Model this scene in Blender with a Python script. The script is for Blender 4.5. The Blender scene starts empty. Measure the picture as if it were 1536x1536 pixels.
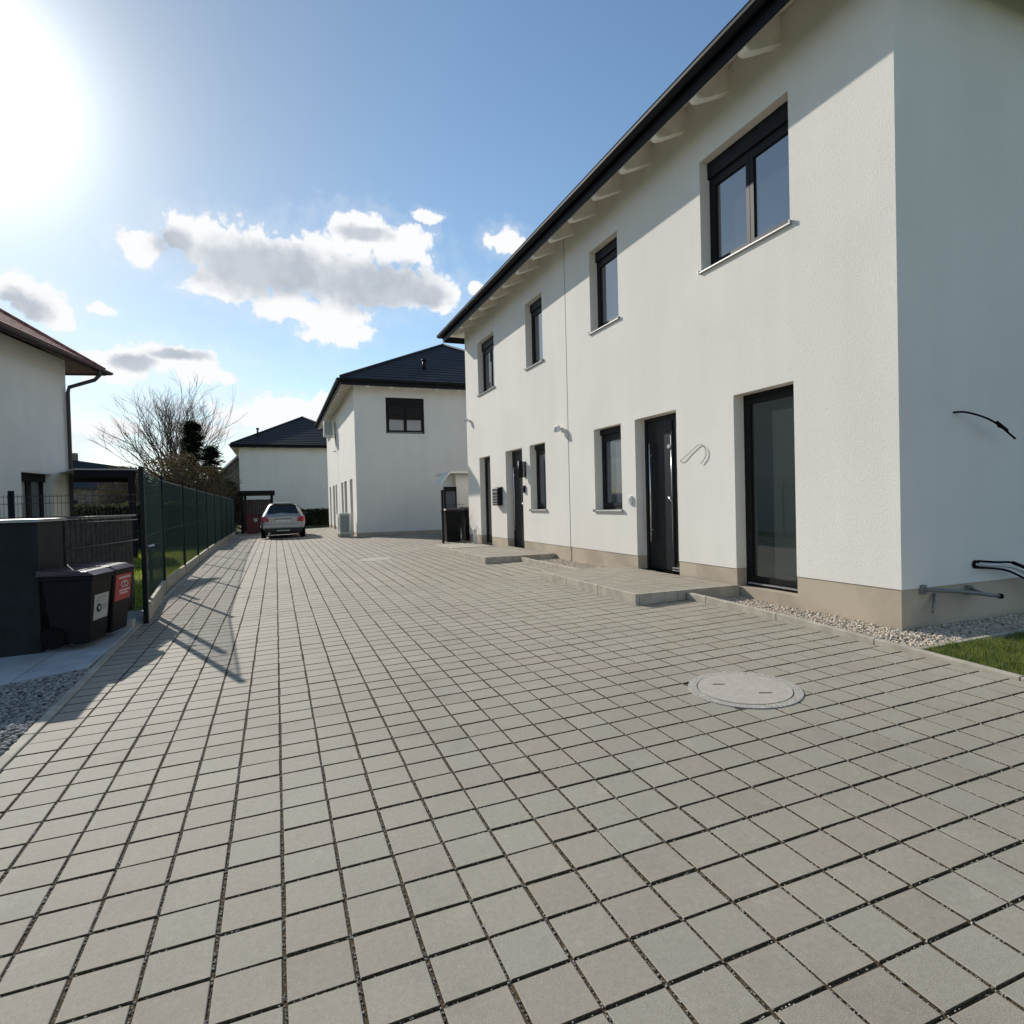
import bpy, bmesh, math, random
from mathutils import Vector, Matrix
random.seed(7)
CZ = 1.374                      # camera height over the datum
R = math.radians
col = bpy.context.scene.collection

# ------------------------------------------------------------------ helpers
class MB:
    """collects shapes, builds ONE mesh object"""
    def __init__(s): s.v = []; s.f = []; s.sm = []
    def quad(s, a, b, c, d, smooth=False):
        n = len(s.v); s.v += [a, b, c, d]; s.f.append((n, n+1, n+2, n+3)); s.sm.append(smooth); return s
    def poly(s, pts):
        n = len(s.v); s.v += list(pts); s.f.append(tuple(range(n, n+len(pts)))); s.sm.append(False); return s
    def box(s, x0, x1, y0, y1, z0, z1):
        n = len(s.v)
        s.v += [(x0,y0,z0),(x1,y0,z0),(x1,y1,z0),(x0,y1,z0),(x0,y0,z1),(x1,y0,z1),(x1,y1,z1),(x0,y1,z1)]
        for q in ((0,3,2,1),(4,5,6,7),(0,1,5,4),(1,2,6,5),(2,3,7,6),(3,0,4,7)):
            s.f.append(tuple(n+i for i in q)); s.sm.append(False)
        return s
    def obox(s, c, ux, uy, hx, hy, z0, z1):
        """oriented box: centre (x,y), unit axes in plan, half sizes"""
        n = len(s.v)
        for z in (z0, z1):
            for a, b in ((-1,-1),(1,-1),(1,1),(-1,1)):
                s.v.append((c[0]+ux[0]*hx*a+uy[0]*hy*b, c[1]+ux[1]*hx*a+uy[1]*hy*b, z))
        for q in ((0,3,2,1),(4,5,6,7),(0,1,5,4),(1,2,6,5),(2,3,7,6),(3,0,4,7)):
            s.f.append(tuple(n+i for i in q)); s.sm.append(False)
        return s
    def hexa(s, bot, top):
        """8 corner solid: four bottom, four top points (same winding)"""
        n = len(s.v); s.v += list(bot)+list(top)
        for q in ((0,3,2,1),(4,5,6,7),(0,1,5,4),(1,2,6,5),(2,3,7,6),(3,0,4,7)):
            s.f.append(tuple(n+i for i in q)); s.sm.append(False)
        return s
    def tube(s, pts, r, k=8, cap=True, r1=None, smooth=True):
        pts = [Vector(p) for p in pts]; n0 = len(s.v); m = len(pts)
        prev = None
        for i, p in enumerate(pts):
            d = (pts[min(i+1, m-1)]-pts[max(i-1, 0)])
            if d.length < 1e-9: d = Vector((0,0,1))
            d.normalize()
            if prev is None:
                a = d.cross(Vector((0,0,1)))
                if a.length < .05: a = d.cross(Vector((1,0,0)))
            else:
                a = prev-d*prev.dot(d)
                if a.length < 1e-4: a = d.orthogonal()
            a.normalize(); prev = a; b = d.cross(a)
            rr = r if r1 is None else r+(r1-r)*i/max(m-1, 1)
            for j in range(k):
                t = 2*math.pi*j/k
                s.v.append(tuple(p+a*math.cos(t)*rr+b*math.sin(t)*rr))
        for i in range(m-1):
            for j in range(k):
                q = n0+i*k
                s.f.append((q+j, q+(j+1)%k, q+k+(j+1)%k, q+k+j)); s.sm.append(smooth)
        if cap and k > 3:
            s.f.append(tuple(n0+j for j in reversed(range(k)))); s.sm.append(False)
            s.f.append(tuple(n0+(m-1)*k+j for j in range(k))); s.sm.append(False)
        return s
    def cyl(s, c, r, z0, z1, k=32, r1=None):
        return s.tube([(c[0],c[1],z0),(c[0],c[1],z1)], r, k, r1=r1)
    def blob(s, c, rx, ry, rz, jit=.0, rot=0, rings=3, seg=6, rnd=random):
        n0 = len(s.v); ca, sa = math.cos(rot), math.sin(rot)
        def P(x, y, z):
            k = 1+(rnd.random()-.5)*jit; x, y, z = x*rx*k, y*ry*k, z*rz*k
            return (c[0]+x*ca-y*sa, c[1]+x*sa+y*ca, c[2]+z)
        s.v.append(P(0,0,1))
        for i in range(1, rings):
            t = math.pi*i/rings
            for j in range(seg):
                u = 2*math.pi*j/seg
                s.v.append(P(math.sin(t)*math.cos(u), math.sin(t)*math.sin(u), math.cos(t)))
        s.v.append(P(0,0,-1)); e = len(s.v)-1
        for j in range(seg):
            s.f.append((n0, n0+1+j, n0+1+(j+1)%seg)); s.sm.append(True)
            s.f.append((e, n0+1+(rings-2)*seg+(j+1)%seg, n0+1+(rings-2)*seg+j)); s.sm.append(True)
        for i in range(rings-2):
            for j in range(seg):
                a = n0+1+i*seg
                s.f.append((a+j, a+seg+j, a+seg+(j+1)%seg, a+(j+1)%seg)); s.sm.append(True)
        return s
    def build(s, name, mat, parent=None, bevel=0, attr=None, loc=None):
        me = bpy.data.meshes.new(name); me.from_pydata([tuple(v) for v in s.v], [], s.f)
        me.polygons.foreach_set('use_smooth', s.sm)
        if attr:
            a = me.attributes.new('tone', 'FLOAT', 'POINT'); a.data.foreach_set('value', attr)
        me.materials.append(mat); me.update()
        o = bpy.data.objects.new(name, me); col.objects.link(o)
        if parent: o.parent = parent
        if loc: o.location = loc
        if bevel:
            bm = bmesh.new(); bm.from_mesh(me); bmesh.ops.remove_doubles(bm, verts=bm.verts, dist=1e-5)
            bm.to_mesh(me); bm.free()
            md = o.modifiers.new('bevel', 'BEVEL'); md.width = bevel; md.segments = 2; md.limit_method = 'ANGLE'
        return o

def tag(o, label=None, cat=None, group=None, kind=None):
    if label: o['label'] = label
    if cat: o['category'] = cat
    if group: o['group'] = group
    if kind: o['kind'] = kind
    return o
def empty(name, loc=(0,0,0), rz=0, label=None, cat=None, group=None):
    o = bpy.data.objects.new(name, None); col.objects.link(o); o.location = loc; o.rotation_euler = (0,0,rz)
    return tag(o, label, cat, group)
def copy_tree(o, parent=None):
    c = o.copy(); col.objects.link(c); c.parent = parent
    for ch in [x for x in bpy.data.objects if x.parent == o]: copy_tree(ch, c)
    return c

# ------------------------------------------------------------------ materials
def mat(name, c, rough=.6, metal=0, var=.08, vscale=3., bump=0, bscale=60., spec=.5, c2=None, c2pos=(.4,.6), bdist=.01, coat=0, obj=True):
    m = bpy.data.materials.new(name); m.use_nodes = True
    nt = m.node_tree; N = nt.nodes; L = nt.links; b = N['Principled BSDF']
    b.inputs['Roughness'].default_value = rough; b.inputs['Metallic'].default_value = metal
    b.inputs['Specular IOR Level'].default_value = spec
    if coat: b.inputs['Coat Weight'].default_value = coat; b.inputs['Coat Roughness'].default_value = .05
    tc = N.new('ShaderNodeTexCoord')
    n1 = N.new('ShaderNodeTexNoise'); n1.inputs['Scale'].default_value = vscale; n1.inputs['Detail'].default_value = 6
    L.new(tc.outputs['Object'], n1.inputs['Vector'])
    rp = N.new('ShaderNodeValToRGB'); L.new(n1.outputs['Fac'], rp.inputs['Fac'])
    lo = tuple(max(0, x*(1-var)) for x in c); hi = tuple(min(1, x*(1+var)) for x in c)
    if c2: lo, hi = c, c2
    rp.color_ramp.elements[0].position = c2pos[0]; rp.color_ramp.elements[1].position = c2pos[1]
    rp.color_ramp.elements[0].color = (*lo, 1); rp.color_ramp.elements[1].color = (*hi, 1)
    L.new(rp.outputs['Color'], b.inputs['Base Color'])
    if bump:
        n2 = N.new('ShaderNodeTexNoise'); n2.inputs['Scale'].default_value = bscale; n2.inputs['Detail'].default_value = 4
        L.new(tc.outputs['Object'], n2.inputs['Vector'])
        bp = N.new('ShaderNodeBump'); bp.inputs['Strength'].default_value = bump; bp.inputs['Distance'].default_value = bdist
        L.new(n2.outputs['Fac'], bp.inputs['Height']); L.new(bp.outputs['Normal'], b.inputs['Normal'])
    return m

def stucco(name, c, amp=.5):
    m = mat(name, c, .9, 0, .025, .7, spec=.2)
    nt = m.node_tree; N = nt.nodes; L = nt.links; b = N['Principled BSDF']
    tc = N.new('ShaderNodeTexCoord'); mp = N.new('ShaderNodeMapping'); mp.inputs['Scale'].default_value = (1,1,.45)
    L.new(tc.outputs['Object'], mp.inputs['Vector'])
    v = N.new('ShaderNodeTexVoronoi'); v.inputs['Scale'].default_value = 260; L.new(mp.outputs[0], v.inputs['Vector'])
    n = N.new('ShaderNodeTexNoise'); n.inputs['Scale'].default_value = 60; n.inputs['Detail'].default_value = 5; L.new(mp.outputs[0], n.inputs['Vector'])
    a = N.new('ShaderNodeMath'); a.operation = 'ADD'; L.new(v.outputs['Distance'], a.inputs[0]); L.new(n.outputs['Fac'], a.inputs[1])
    bp = N.new('ShaderNodeBump'); bp.inputs['Strength'].default_value = amp; bp.inputs['Distance'].default_value = .004
    L.new(a.outputs[0], bp.inputs['Height']); L.new(bp.outputs['Normal'], b.inputs['Normal'])
    # faint rain streaking
    mp2 = N.new('ShaderNodeMapping'); mp2.inputs['Scale'].default_value = (2.2,2.2,.18); L.new(tc.outputs['Object'], mp2.inputs['Vector'])
    n3 = N.new('ShaderNodeTexNoise'); n3.inputs['Scale'].default_value = 1.5; n3.inputs['Detail'].default_value = 7; L.new(mp2.outputs[0], n3.inputs['Vector'])
    mx = N.new('ShaderNodeMix'); mx.data_type = 'RGBA'; mx.blend_type = 'MULTIPLY'
    rp = N.new('ShaderNodeMapRange'); rp.inputs[1].default_value = .35; rp.inputs[2].default_value = .75; rp.inputs[3].default_value = 0; rp.inputs[4].default_value = .13
    L.new(n3.outputs['Fac'], rp.inputs[0]); L.new(rp.outputs[0], mx.inputs[0])
    src = b.inputs['Base Color'].links[0].from_socket
    L.new(src, mx.inputs[6]); mx.inputs[7].default_value = (.72,.70,.66,1)
    L.new(mx.outputs[2], b.inputs['Base Color'])
    return m

def glass(name, c=(.012,.016,.018), ior=1.9, rough=.02, wav=.0):
    m = bpy.data.materials.new(name); m.use_nodes = True; N = m.node_tree.nodes; L = m.node_tree.links; b = N['Principled BSDF']
    b.inputs['Base Color'].default_value = (*c, 1); b.inputs['Roughness'].default_value = rough; b.inputs['IOR'].default_value = ior
    tc = N.new('ShaderNodeTexCoord'); n = N.new('ShaderNodeTexNoise'); n.inputs['Scale'].default_value = 1.3
    L.new(tc.outputs['Object'], n.inputs['Vector'])
    bp = N.new('ShaderNodeBump'); bp.inputs['Strength'].default_value = .05; bp.inputs['Distance'].default_value = .03
    L.new(n.outputs['Fac'], bp.inputs['Height']); L.new(bp.outputs['Normal'], b.inputs['Normal'])
    return m

def leafy(*a, **k):
    m = mat(*a, **k); N = m.node_tree.nodes; L = m.node_tree.links; b = N['Principled BSDF']
    t = N.new('ShaderNodeBsdfTranslucent'); L.new(b.inputs['Base Color'].links[0].from_socket, t.inputs['Color'])
    x = N.new('ShaderNodeMixShader'); x.inputs[0].default_value = .5; L.new(b.outputs[0], x.inputs[1]); L.new(t.outputs[0], x.inputs[2]); L.new(x.outputs[0], N['Material Output'].inputs['Surface'])
    return m
M = {}
M['wall'] = stucco('white_stucco', (.82,.782,.712), .5)
M['wall_far'] = stucco('white_stucco_smooth', (.82,.78,.71), .3)
M['wall_old'] = stucco('off_white_stucco', (.86,.82,.75), .35)
M['plinth'] = mat('plinth_plaster', (.46,.385,.295), .9, 0, .12, 1.6, .5, 120, bdist=.004, spec=.2)
M['soffit'] = mat('painted_timber', (.84,.80,.72), .7, 0, .05, 5, .2, 30, spec=.3)
M['black_metal'] = mat('anthracite_metal', (.008,.0085,.011), .55, .0, .2, 6, spec=.2)
M['black_frame'] = mat('anthracite_frame', (.007,.007,.008), .5, 0, .15, 9, spec=.2)
M['shutter'] = mat('shutter_slats', (.012,.012,.014), .6, 0, .2, 30, spec=.2)
M['door'] = mat('door_leaf', (.008,.009,.012), .42, 0, .1, 8, spec=.25)
M['steel'] = mat('brushed_steel', (.62,.62,.62), .28, 1, .05, 40)
M['alu'] = mat('aluminium_sill', (.34,.34,.34), .42, .4, .06, 20)
M['glass'] = glass('window_glass', (.03,.036,.045), 3.0)
M['glass_green'] = glass('tinted_glass', (.035,.044,.043), 1.8)
M['glass_pale'] = glass('blind_behind_glass', (.30,.31,.33), 1.5, .12)
M['glass_mid'] = glass('curtain_behind_glass', (.09,.10,.115), 1.8, .05)
M['concrete'] = mat('kerb_concrete', (.41,.37,.30), .85, 0, .12, 7, .5, 180, bdist=.003, spec=.25)
M['cover'] = mat('cover_concrete', (.43,.39,.33), .85, 0, .06, 25, .4, 240, bdist=.002, spec=.25)
M['aggregate'] = mat('exposed_aggregate', (.20,.18,.15), .9, 0, .1, 160, .9, 210, c2=(.58,.54,.47), bdist=.004)
M['slab'] = mat('slab_concrete', (.40,.42,.43), .85, 0, .10, 4, .4, 160, bdist=.003, spec=.25)
M['stone'] = mat('gravel_stone', (.35,.29,.22), .85, 0, .1, 22, .3, 90, c2=(.70,.61,.48), c2pos=(.3,.7), spec=.3)
M['stone_grey'] = mat('gravel_grey', (.10,.095,.09), .85, 0, .1, 24, .3, 90, c2=(.46,.44,.41), c2pos=(.3,.7), spec=.3)
M['gravel_bed'] = mat('gravel_bed', (.10,.09,.075), .95, 0, .4, 60, .8, 140)
M['soil'] = mat('dry_soil', (.10,.08,.05), .95, 0, .1, 9, .8, 60, c2=(.07,.085,.03))
M['lawn'] = mat('lawn_turf', (.055,.085,.018), .9, 0, .1, 1.7, .8, 50, c2=(.095,.125,.03), spec=.2)
M['blade'] = leafy('grass_blade', (.10,.15,.025), .6, 0, .1, 6, c2=(.20,.23,.05), spec=.3)
M['blade_bright'] = leafy('garden_grass_blade', (.20,.28,.03), .6, 0, .1, 6, c2=(.36,.40,.06), spec=.2)
M['roof_dark'] = mat('anthracite_roof_tile', (.022,.022,.026), .62, 0, .25, 12, .25, 30, spec=.3)
M['roof_brown'] = mat('brown_roof_tile', (.30,.12,.10), .8, 0, .3, 8, .4, 30, spec=.25)
M['gutter_brown'] = mat('brown_gutter', (.06,.035,.033), .5, .0, .1, 8)
M['downpipe'] = mat('dark_downpipe', (.045,.038,.04), .5, 0, .1, 8)
M['board'] = mat('black_boards', (.011,.0135,.015), .6, 0, .2, 5, .1, 80, spec=.25)
M['rail'] = mat('worn_rail', (.10,.10,.10), .3, .6, .1, 20)
M['fence_green'] = mat('green_wire', (.014,.042,.036), .5, 0, .1, 5)
M['post_green'] = mat('dark_post', (.006,.009,.009), .5, 0, .1, 5, spec=.2)
M['wire_grey'] = mat('grey_wire', (.05,.055,.06), .5, .3, .1, 5)
M['bin'] = mat('bin_plastic', (.006,.006,.007), .55, 0, .1, 12, .1, 60, spec=.2)
M['bin_lid'] = mat('bin_lid_plastic', (.035,.017,.020), .33, 0, .1, 12, .1, 60)
M['bin_red'] = mat('red_bin_plastic', (.085,.010,.013), .5, 0, .1, 12)
M['label_white'] = mat('white_label', (.40,.40,.37), .6, 0, .05, 30)
M['label_red'] = mat('red_label', (.40,.04,.035), .55, 0, .05, 30)
M['ink'] = mat('dark_print', (.03,.03,.03), .7, 0, .05, 30)
M['print_pale'] = mat('pale_print', (.62,.45,.42), .7, 0, .05, 30)
M['print_grey'] = mat('grey_print', (.30,.30,.28), .7, 0, .05, 30)
M['rubber'] = mat('rubber', (.005,.005,.005), .8, 0, .1, 20, spec=.15)
M['board2'] = mat('anthracite_boards', (.030,.030,.034), .6, 0, .3, 14, .2, 80, spec=.25)
M['cable_grey'] = mat('grey_cable', (.22,.21,.20), .6, 0, .1, 20)
M['cable_white'] = mat('white_cable', (.55,.55,.55), .5, 0, .1, 20)
M['lamp_white'] = mat('white_plastic', (.70,.70,.68), .45, 0, .04, 20)
M['pipe_grey'] = mat('grey_pipe', (.20,.20,.19), .5, .2, .1, 12)
M['unit'] = mat('unit_casing', (.55,.56,.52), .55, 0, .05, 6)
M['unit_grille'] = mat('unit_grille', (.28,.29,.27), .6, 0, .1, 40)
M['paint_silver'] = mat('silver_paint', (.36,.355,.34), .3, .45, .03, 3, coat=.5)
M['car_glass'] = glass('car_glass', (.012,.014,.016), 1.6)
M['car_black'] = mat('car_trim', (.015,.015,.015), .6, 0, .1, 12)
M['tail_red'] = mat('tail_lens', (.42,.02,.04), .15, 0, .1, 12)
M['plate'] = mat('number_plate', (.60,.60,.58), .5, 0, .05, 12)
M['bark'] = mat('bark', (.085,.062,.045), .9, 0, .25, 12)
M['twig'] = mat('twig', (.12,.085,.06), .9, 0, .25, 9)
M['twig_pale'] = mat('pale_twig', (.20,.17,.14), .9, 0, .25, 9)
M['needle'] = leafy('needles', (.022,.035,.018), .8, 0, .1, 2, c2=(.045,.06,.028))
M['shrub'] = leafy('shrub_leaf', (.045,.036,.02), .8, 0, .1, 1.5, c2=(.08,.062,.028))
M['hedge'] = leafy('hedge_leaf', (.020,.032,.014), .8, 0, .1, 1.5, c2=(.05,.065,.025))
M['carport'] = mat('dark_carport', (.009,.009,.011), .6, 0, .1, 8, spec=.15)
M['brown_board'] = mat('brown_boards', (.040,.022,.020), .7, 0, .3, 9)
M['stone_wall'] = mat('stone_wall', (.16,.13,.11), .9, 0, .1, 5, .5, 20, c2=(.30,.26,.22))

# pavers: per-stone tone, fine speckle, large soft soiling
def paver_mat():
    m = bpy.data.materials.new('concrete_paver'); m.use_nodes = True; N = m.node_tree.nodes; L = m.node_tree.links; b = N['Principled BSDF']
    b.inputs['Roughness'].default_value = .80; b.inputs['Specular IOR Level'].default_value = .45
    tc = N.new('ShaderNodeTexCoord'); at = N.new('ShaderNodeAttribute'); at.attribute_name = 'tone'
    r = N.new('ShaderNodeValToRGB'); L.new(at.outputs['Fac'], r.inputs['Fac'])
    e = r.color_ramp.elements; e[0].position = 0; e[0].color = (.305,.266,.206,1); e[1].position = 1; e[1].color = (.342,.308,.243,1)
    x = e.new(.55); x.color = (.326,.291,.227,1); x = e.new(.2); x.color = (.324,.280,.220,1); x = e.new(.85); x.color = (.322,.293,.234,1)
    def noise(sc, det, ro=.5):
        n = N.new('ShaderNodeTexNoise'); n.inputs['Scale'].default_value = sc; n.inputs['Detail'].default_value = det; n.inputs['Roughness'].default_value = ro
        L.new(tc.outputs['Object'], n.inputs['Vector']); return n
    def mul(src, n, a, bb, lo, hi):
        mr = N.new('ShaderNodeMapRange'); mr.inputs[1].default_value = a; mr.inputs[2].default_value = bb; mr.inputs[3].default_value = lo; mr.inputs[4].default_value = hi
        L.new(n.outputs['Fac'], mr.inputs[0])
        mx = N.new('ShaderNodeVectorMath'); mx.operation = 'SCALE'; L.new(src, mx.inputs[0]); L.new(mr.outputs[0], mx.inputs['Scale']); return mx.outputs[0]
    c = mul(r.outputs['Color'], noise(420, 2), .3, .7, .80, 1.20)
    c = mul(c, noise(55, 5, .65), .3, .7, .92, 1.08)
    c = mul(c, noise(.55, 5, .6), .35, .65, .92, 1.07)
    c = mul(c, noise(7, 4, .6), .62, .78, 1.0, 1.20)
    c = mul(c, noise(1.9, 6, .7), .30, .46, .88, 1.0)
    L.new(c, b.inputs['Base Color'])
    bp = N.new('ShaderNodeBump'); bp.inputs['Strength'].default_value = .55; bp.inputs['Distance'].default_value = .0025
    L.new(noise(330, 4).outputs['Fac'], bp.inputs['Height']); L.new(bp.outputs['Normal'], b.inputs['Normal'])
    return m
M['paver'] = paver_mat()
M['joint'] = mat('joint_fill_edge_shade', (.085,.060,.034), .95, 0, .1, 90, .8, 220, c2=(.17,.135,.086), c2pos=(.45,.7), spec=.1)
M['chip'] = mat('joint_chippings', (.12,.10,.075), .9, 0, .1, 120, c2=(.60,.56,.48), c2pos=(.35,.65))

# ------------------------------------------------------------------ ground heights
def gz(X, Y):
    Xc = max(-7., min(4.4, X)); return .026*Xc+.135*math.tanh(max(Y, -3)/5.2)
KERB = [(-1.33,-14),(-1.34,2),(-1.365,3.85),(-1.39,5.2),(-1.45,7.3),(-1.48,8.5),(-1.57,11.1),(-1.65,15.4),(-1.74,20),(-1.78,25.4),(-1.80,36)]
def kerbx(Y):
    for (a, y0), (b, y1) in zip(KERB, KERB[1:]):
        if Y <= y1: return a+(b-a)*max(0, (Y-y0))/(y1-y0)
    return KERB[-1][0]
KR = 4.33                                                # right kerb face

# big ground sheet (lawn / earth to the horizon)
def ground():
    xs = [-600,-200,-80,-40,-20,-12,-8,-5,-3.5,-2.5,-1.5,0,2,3.6,4.4,5,6,7.5,9,12,20,40,80,200,600]
    ys = [-300,-80,-20,-6,-3,0,1.5,3,4.5,6,8,10,13,16,20,25,30,36,45,60,90,150,300,900]
    b = MB(); idx = {}
    for i, x in enumerate(xs):
        for j, y in enumerate(ys):
            idx[i,j] = len(b.v); b.v.append((x, y, gz(x, y)-(.085 if -2 < x < 9 else .02)))
    for i in range(len(xs)-1):
        for j in range(len(ys)-1):
            b.f.append((idx[i,j], idx[i+1,j], idx[i+1,j+1], idx[i,j+1])); b.sm.append(True)
    return tag(b.build('ground', M['lawn']), kind='structure')
ground()

SX, SY, X0, Y0 = .1923, .17956, -.5921, 2.0914
HOLES = [(2.755,3.075,.345),(2.02,13.6,.35)]
def xmax(Y):
    if Y < 16.25: return KR
    if Y < 23.5: return 10.2
    return 2.95
rp = random.Random(3)
def pavement():
    V = []; F = []; T = []; MI = []
    j0 = int((Y0-36)/SY); j1 = int((Y0+12)/SY)
    for j in range(j0, j1):
        ya = Y0-(j+1)*SY+.005; yb = Y0-j*SY-.005
        yc = (ya+yb)/2; xm = xmax(yc); kx = kerbx(yc)+.004
        i0 = int(math.floor((kx-X0)/SX)); i1 = int(math.ceil((xm-X0)/SX))
        near = -1 < yc < 9; sliver = False
        for i in range(i0, i1):
            xa = X0+i*SX+.006; xb = X0+(i+1)*SX-.006
            xa = max(xa, kx); xb = min(xb, xm-.004)
            if xa == kx and xb-xa < .075: sliver = True; continue
            if sliver: xa = kx; sliver = False
            if xm-.004-xb < .075: xb = xm-.004
            if xb-xa < .075: continue
            if any((.5*(xa+xb)-hx)**2+(yc-hy)**2 < (hr*.75)**2 for hx, hy, hr in HOLES): continue
            jx, jy = rp.gauss(0,.0012), rp.gauss(0,.0012); dz = rp.gauss(0,.0005); rot = rp.gauss(0,.004)
            t = min(1, max(0, rp.gauss(.5,.24)))
            n = len(V); c = .005; cx = (xa+xb)/2; 
            tx, ty = rp.gauss(0,.0028), rp.gauss(0,.0028)
            def P(x, y, d):
                u, w = x-cx, y-yc
                X = cx+u-w*rot+jx; Y = yc+w+u*rot+jy
                return (X, Y, gz(X, Y)+dz+u*tx+w*ty-d)
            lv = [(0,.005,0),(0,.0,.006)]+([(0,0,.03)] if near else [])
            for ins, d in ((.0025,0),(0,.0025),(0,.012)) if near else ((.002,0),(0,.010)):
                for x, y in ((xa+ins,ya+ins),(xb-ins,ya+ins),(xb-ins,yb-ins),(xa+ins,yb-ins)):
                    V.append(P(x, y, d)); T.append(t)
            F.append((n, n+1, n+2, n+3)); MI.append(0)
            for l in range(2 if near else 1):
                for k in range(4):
                    MI.append(0 if near and l == 0 and k != 0 else 1); a = n+4*l; F.append((a+k, a+4+k, a+4+(k+1)%4, a+(k+1)%4))  # joint brown: soiled stone sides, and shade painted onto the camera-facing chamfer
    b = MB(); b.v = V; b.f = F; b.sm = [False]*len(F)
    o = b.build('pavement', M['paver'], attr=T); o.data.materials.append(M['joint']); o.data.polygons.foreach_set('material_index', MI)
    return tag(o, kind='structure')
pavement()
def joint_bed():
    b = MB(); ys = [-12.2+.8*k for k in range(61)]
    for ya, yb in zip(ys, ys[1:]):
        xr = xmax(.5*(ya+yb)); xs = [kerbx(ya)-.02, 0, 2, xr] if xr < 3 else [kerbx(ya)-.02, 0, 2, KR, xr] if xr > 5 else [kerbx(ya)-.02, 0, 2, xr]
        for xa, xb in zip(xs, xs[1:]):
            b.quad((xa,ya,gz(xa,ya)-.0058),(xb,ya,gz(xb,ya)-.0058),(xb,yb,gz(xb,yb)-.0058),(xa,yb,gz(xa,yb)-.0058))
    return tag(b.build('joint_bed', M['joint']), kind='structure')
joint_bed()
def chips():
    b = MB(); r = random.Random(5)
    for i in range(-5, 26):
        x = X0+i*SX
        if x > KR: break
        if x < kerbx(2)+.01: continue
        for _ in range(int(520 if i < 22 else 300)):
            y = r.uniform(.6, 3.3)**1.0 if r.random() < .7 else r.uniform(3.3, 6)
            if r.random() < .25: xx, yy = x+r.uniform(-.1,.1), Y0-round((Y0-y)/SY)*SY+r.uniform(-.003,.003)
            else: xx, yy = x+r.uniform(-.0045,.0045), y
            if any((xx-hx)**2+(yy-hy)**2 < hr**2 for hx, hy, hr in HOLES): continue
            s = r.uniform(.0018,.0042)
            b.blob((xx, yy, gz(xx,yy)-.0045+s*.3), s*r.uniform(.8,1.3), s, s*.8, .5, r.uniform(0,3), 2, 4, r)
    tag(b.build('joint_chippings', M['chip']), 'pale chippings filling the joints between the pavers', 'chippings', kind='stuff')
chips()

# kerbs
def kerb_left():
    b = MB(); y = -12.6
    while y < 35:
        y1 = y+.995; xa, xb = kerbx(y), kerbx(y1); w = .065; h = .012
        b.hexa([(xa-w,y,gz(xa,y)-.15),(xa,y,gz(xa,y)-.15),(xb,y1,gz(xb,y1)-.15),(xb-w,y1,gz(xb,y1)-.15)],
               [(xa-w,y,gz(xa,y)+h),(xa,y,gz(xa,y)+h),(xb,y1,gz(xb,y1)+h),(xb-w,y1,gz(xb,y1)+h)])
        y += 1.0
    return tag(b.build('kerb_driveway', M['concrete'], bevel=.006), kind='structure')
kerb_left()
def kerb_seg(b, p, q, w, h, off=(0,0)):
    d = Vector((q[0]-p[0], q[1]-p[1])); d.normalize(); n = (-d.y, d.x)
    p2 = (p[0]-n[0]*w, p[1]-n[1]*w); q2 = (q[0]-n[0]*w, q[1]-n[1]*w)
    H = h if isinstance(h, tuple) else (h, h)
    zz = lambda a, k: gz(*a)+H[k]
    b.hexa([(*p,zz(p,0)-.25),(*p2,zz(p,0)-.25),(*q2,zz(q,1)-.25),(*q,zz(q,1)-.25)],
           [(*p,zz(p,0)),(*p2,zz(p,0)),(*q2,zz(q,1)),(*q,zz(q,1))])
def kerb_right():
    b = MB()
    y = -12.6
    def h(Y): return .075 if Y > 5 else .02+.055*max(0, min(1, (Y-2.2)/2.6))
    while y < 5.7:
        y1 = min(y+.995, 5.72); kerb_seg(b, (KR,y1), (KR,y), -.055, (h(y1), h(y))); y += 1.0
    y = 8.32
    while y < 10.7:
        y1 = min(y+.995, 10.73); kerb_seg(b, (KR,y1), (KR,y), -.055, .075); y += 1.0
    y = 13.5
    while y < 15.9:
        y1 = min(y+.995, 15.9); kerb_seg(b, (KR,y1), (KR,y), -.055, .03); y += 1.0
    # thin edging between gravel and lawn in front of the gable wall
    kerb_seg(b, (4.40,3.10), (9.4,3.30), -.05, .018)
    return tag(b.build('kerb_house', M['concrete'], bevel=.006), kind='structure')
kerb_right()

# gravel
def gravel(name, regions, m, n_per_m2, smin, smax, label, seed, zoff=.03):
    r = random.Random(seed); b = MB()
    for (x0, x1, y0, y1, test) in regions:
        for _ in range(int((x1-x0)*(y1-y0)*n_per_m2)):
            x, y = r.uniform(x0,x1), r.uniform(y0,y1)
            if test and not test(x, y): continue
            s = r.uniform(smin, smax)
            b.blob((x, y, gz(x,y)+zoff+r.uniform(-.008,.008)), s*r.uniform(.8,1.35), s*r.uniform(.7,1.), s*r.uniform(.5,.8), .3, r.uniform(0,3.1), 3, 6, r)
    tag(b.build(name, m), label, 'gravel', kind='stuff')
def sheet(name, pts_fn, m, zoff, kind='structure'):
    b = MB()
    for (x0,x1,y0,y1) in pts_fn:
        ny = max(1, int((y1-y0)/.6)); nx = max(1, int((x1-x0)/1.0))
        for i in range(nx):
            for j in range(ny):
                a, c = x0+(x1-x0)*i/nx, x0+(x1-x0)*(i+1)/nx; e, f = y0+(y1-y0)*j/ny, y0+(y1-y0)*(j+1)/ny
                b.quad((a,e,gz(a,e)+zoff),(c,e,gz(c,e)+zoff),(c,f,gz(c,f)+zoff),(a,f,gz(a,f)+zoff))
    return tag(b.build(name, m), kind=kind)
sheet('gravel_bed', [(KR+.05,5.15,3.12,5.8),(5.15,10,3.2,3.8)], M['gravel_bed'], -.058)
sheet('gravel_bed', [(KR+.05,5.15,8.2,10.8),(KR+.05,5.15,13.4,16.6)], M['gravel_bed'], -.022)
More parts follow.
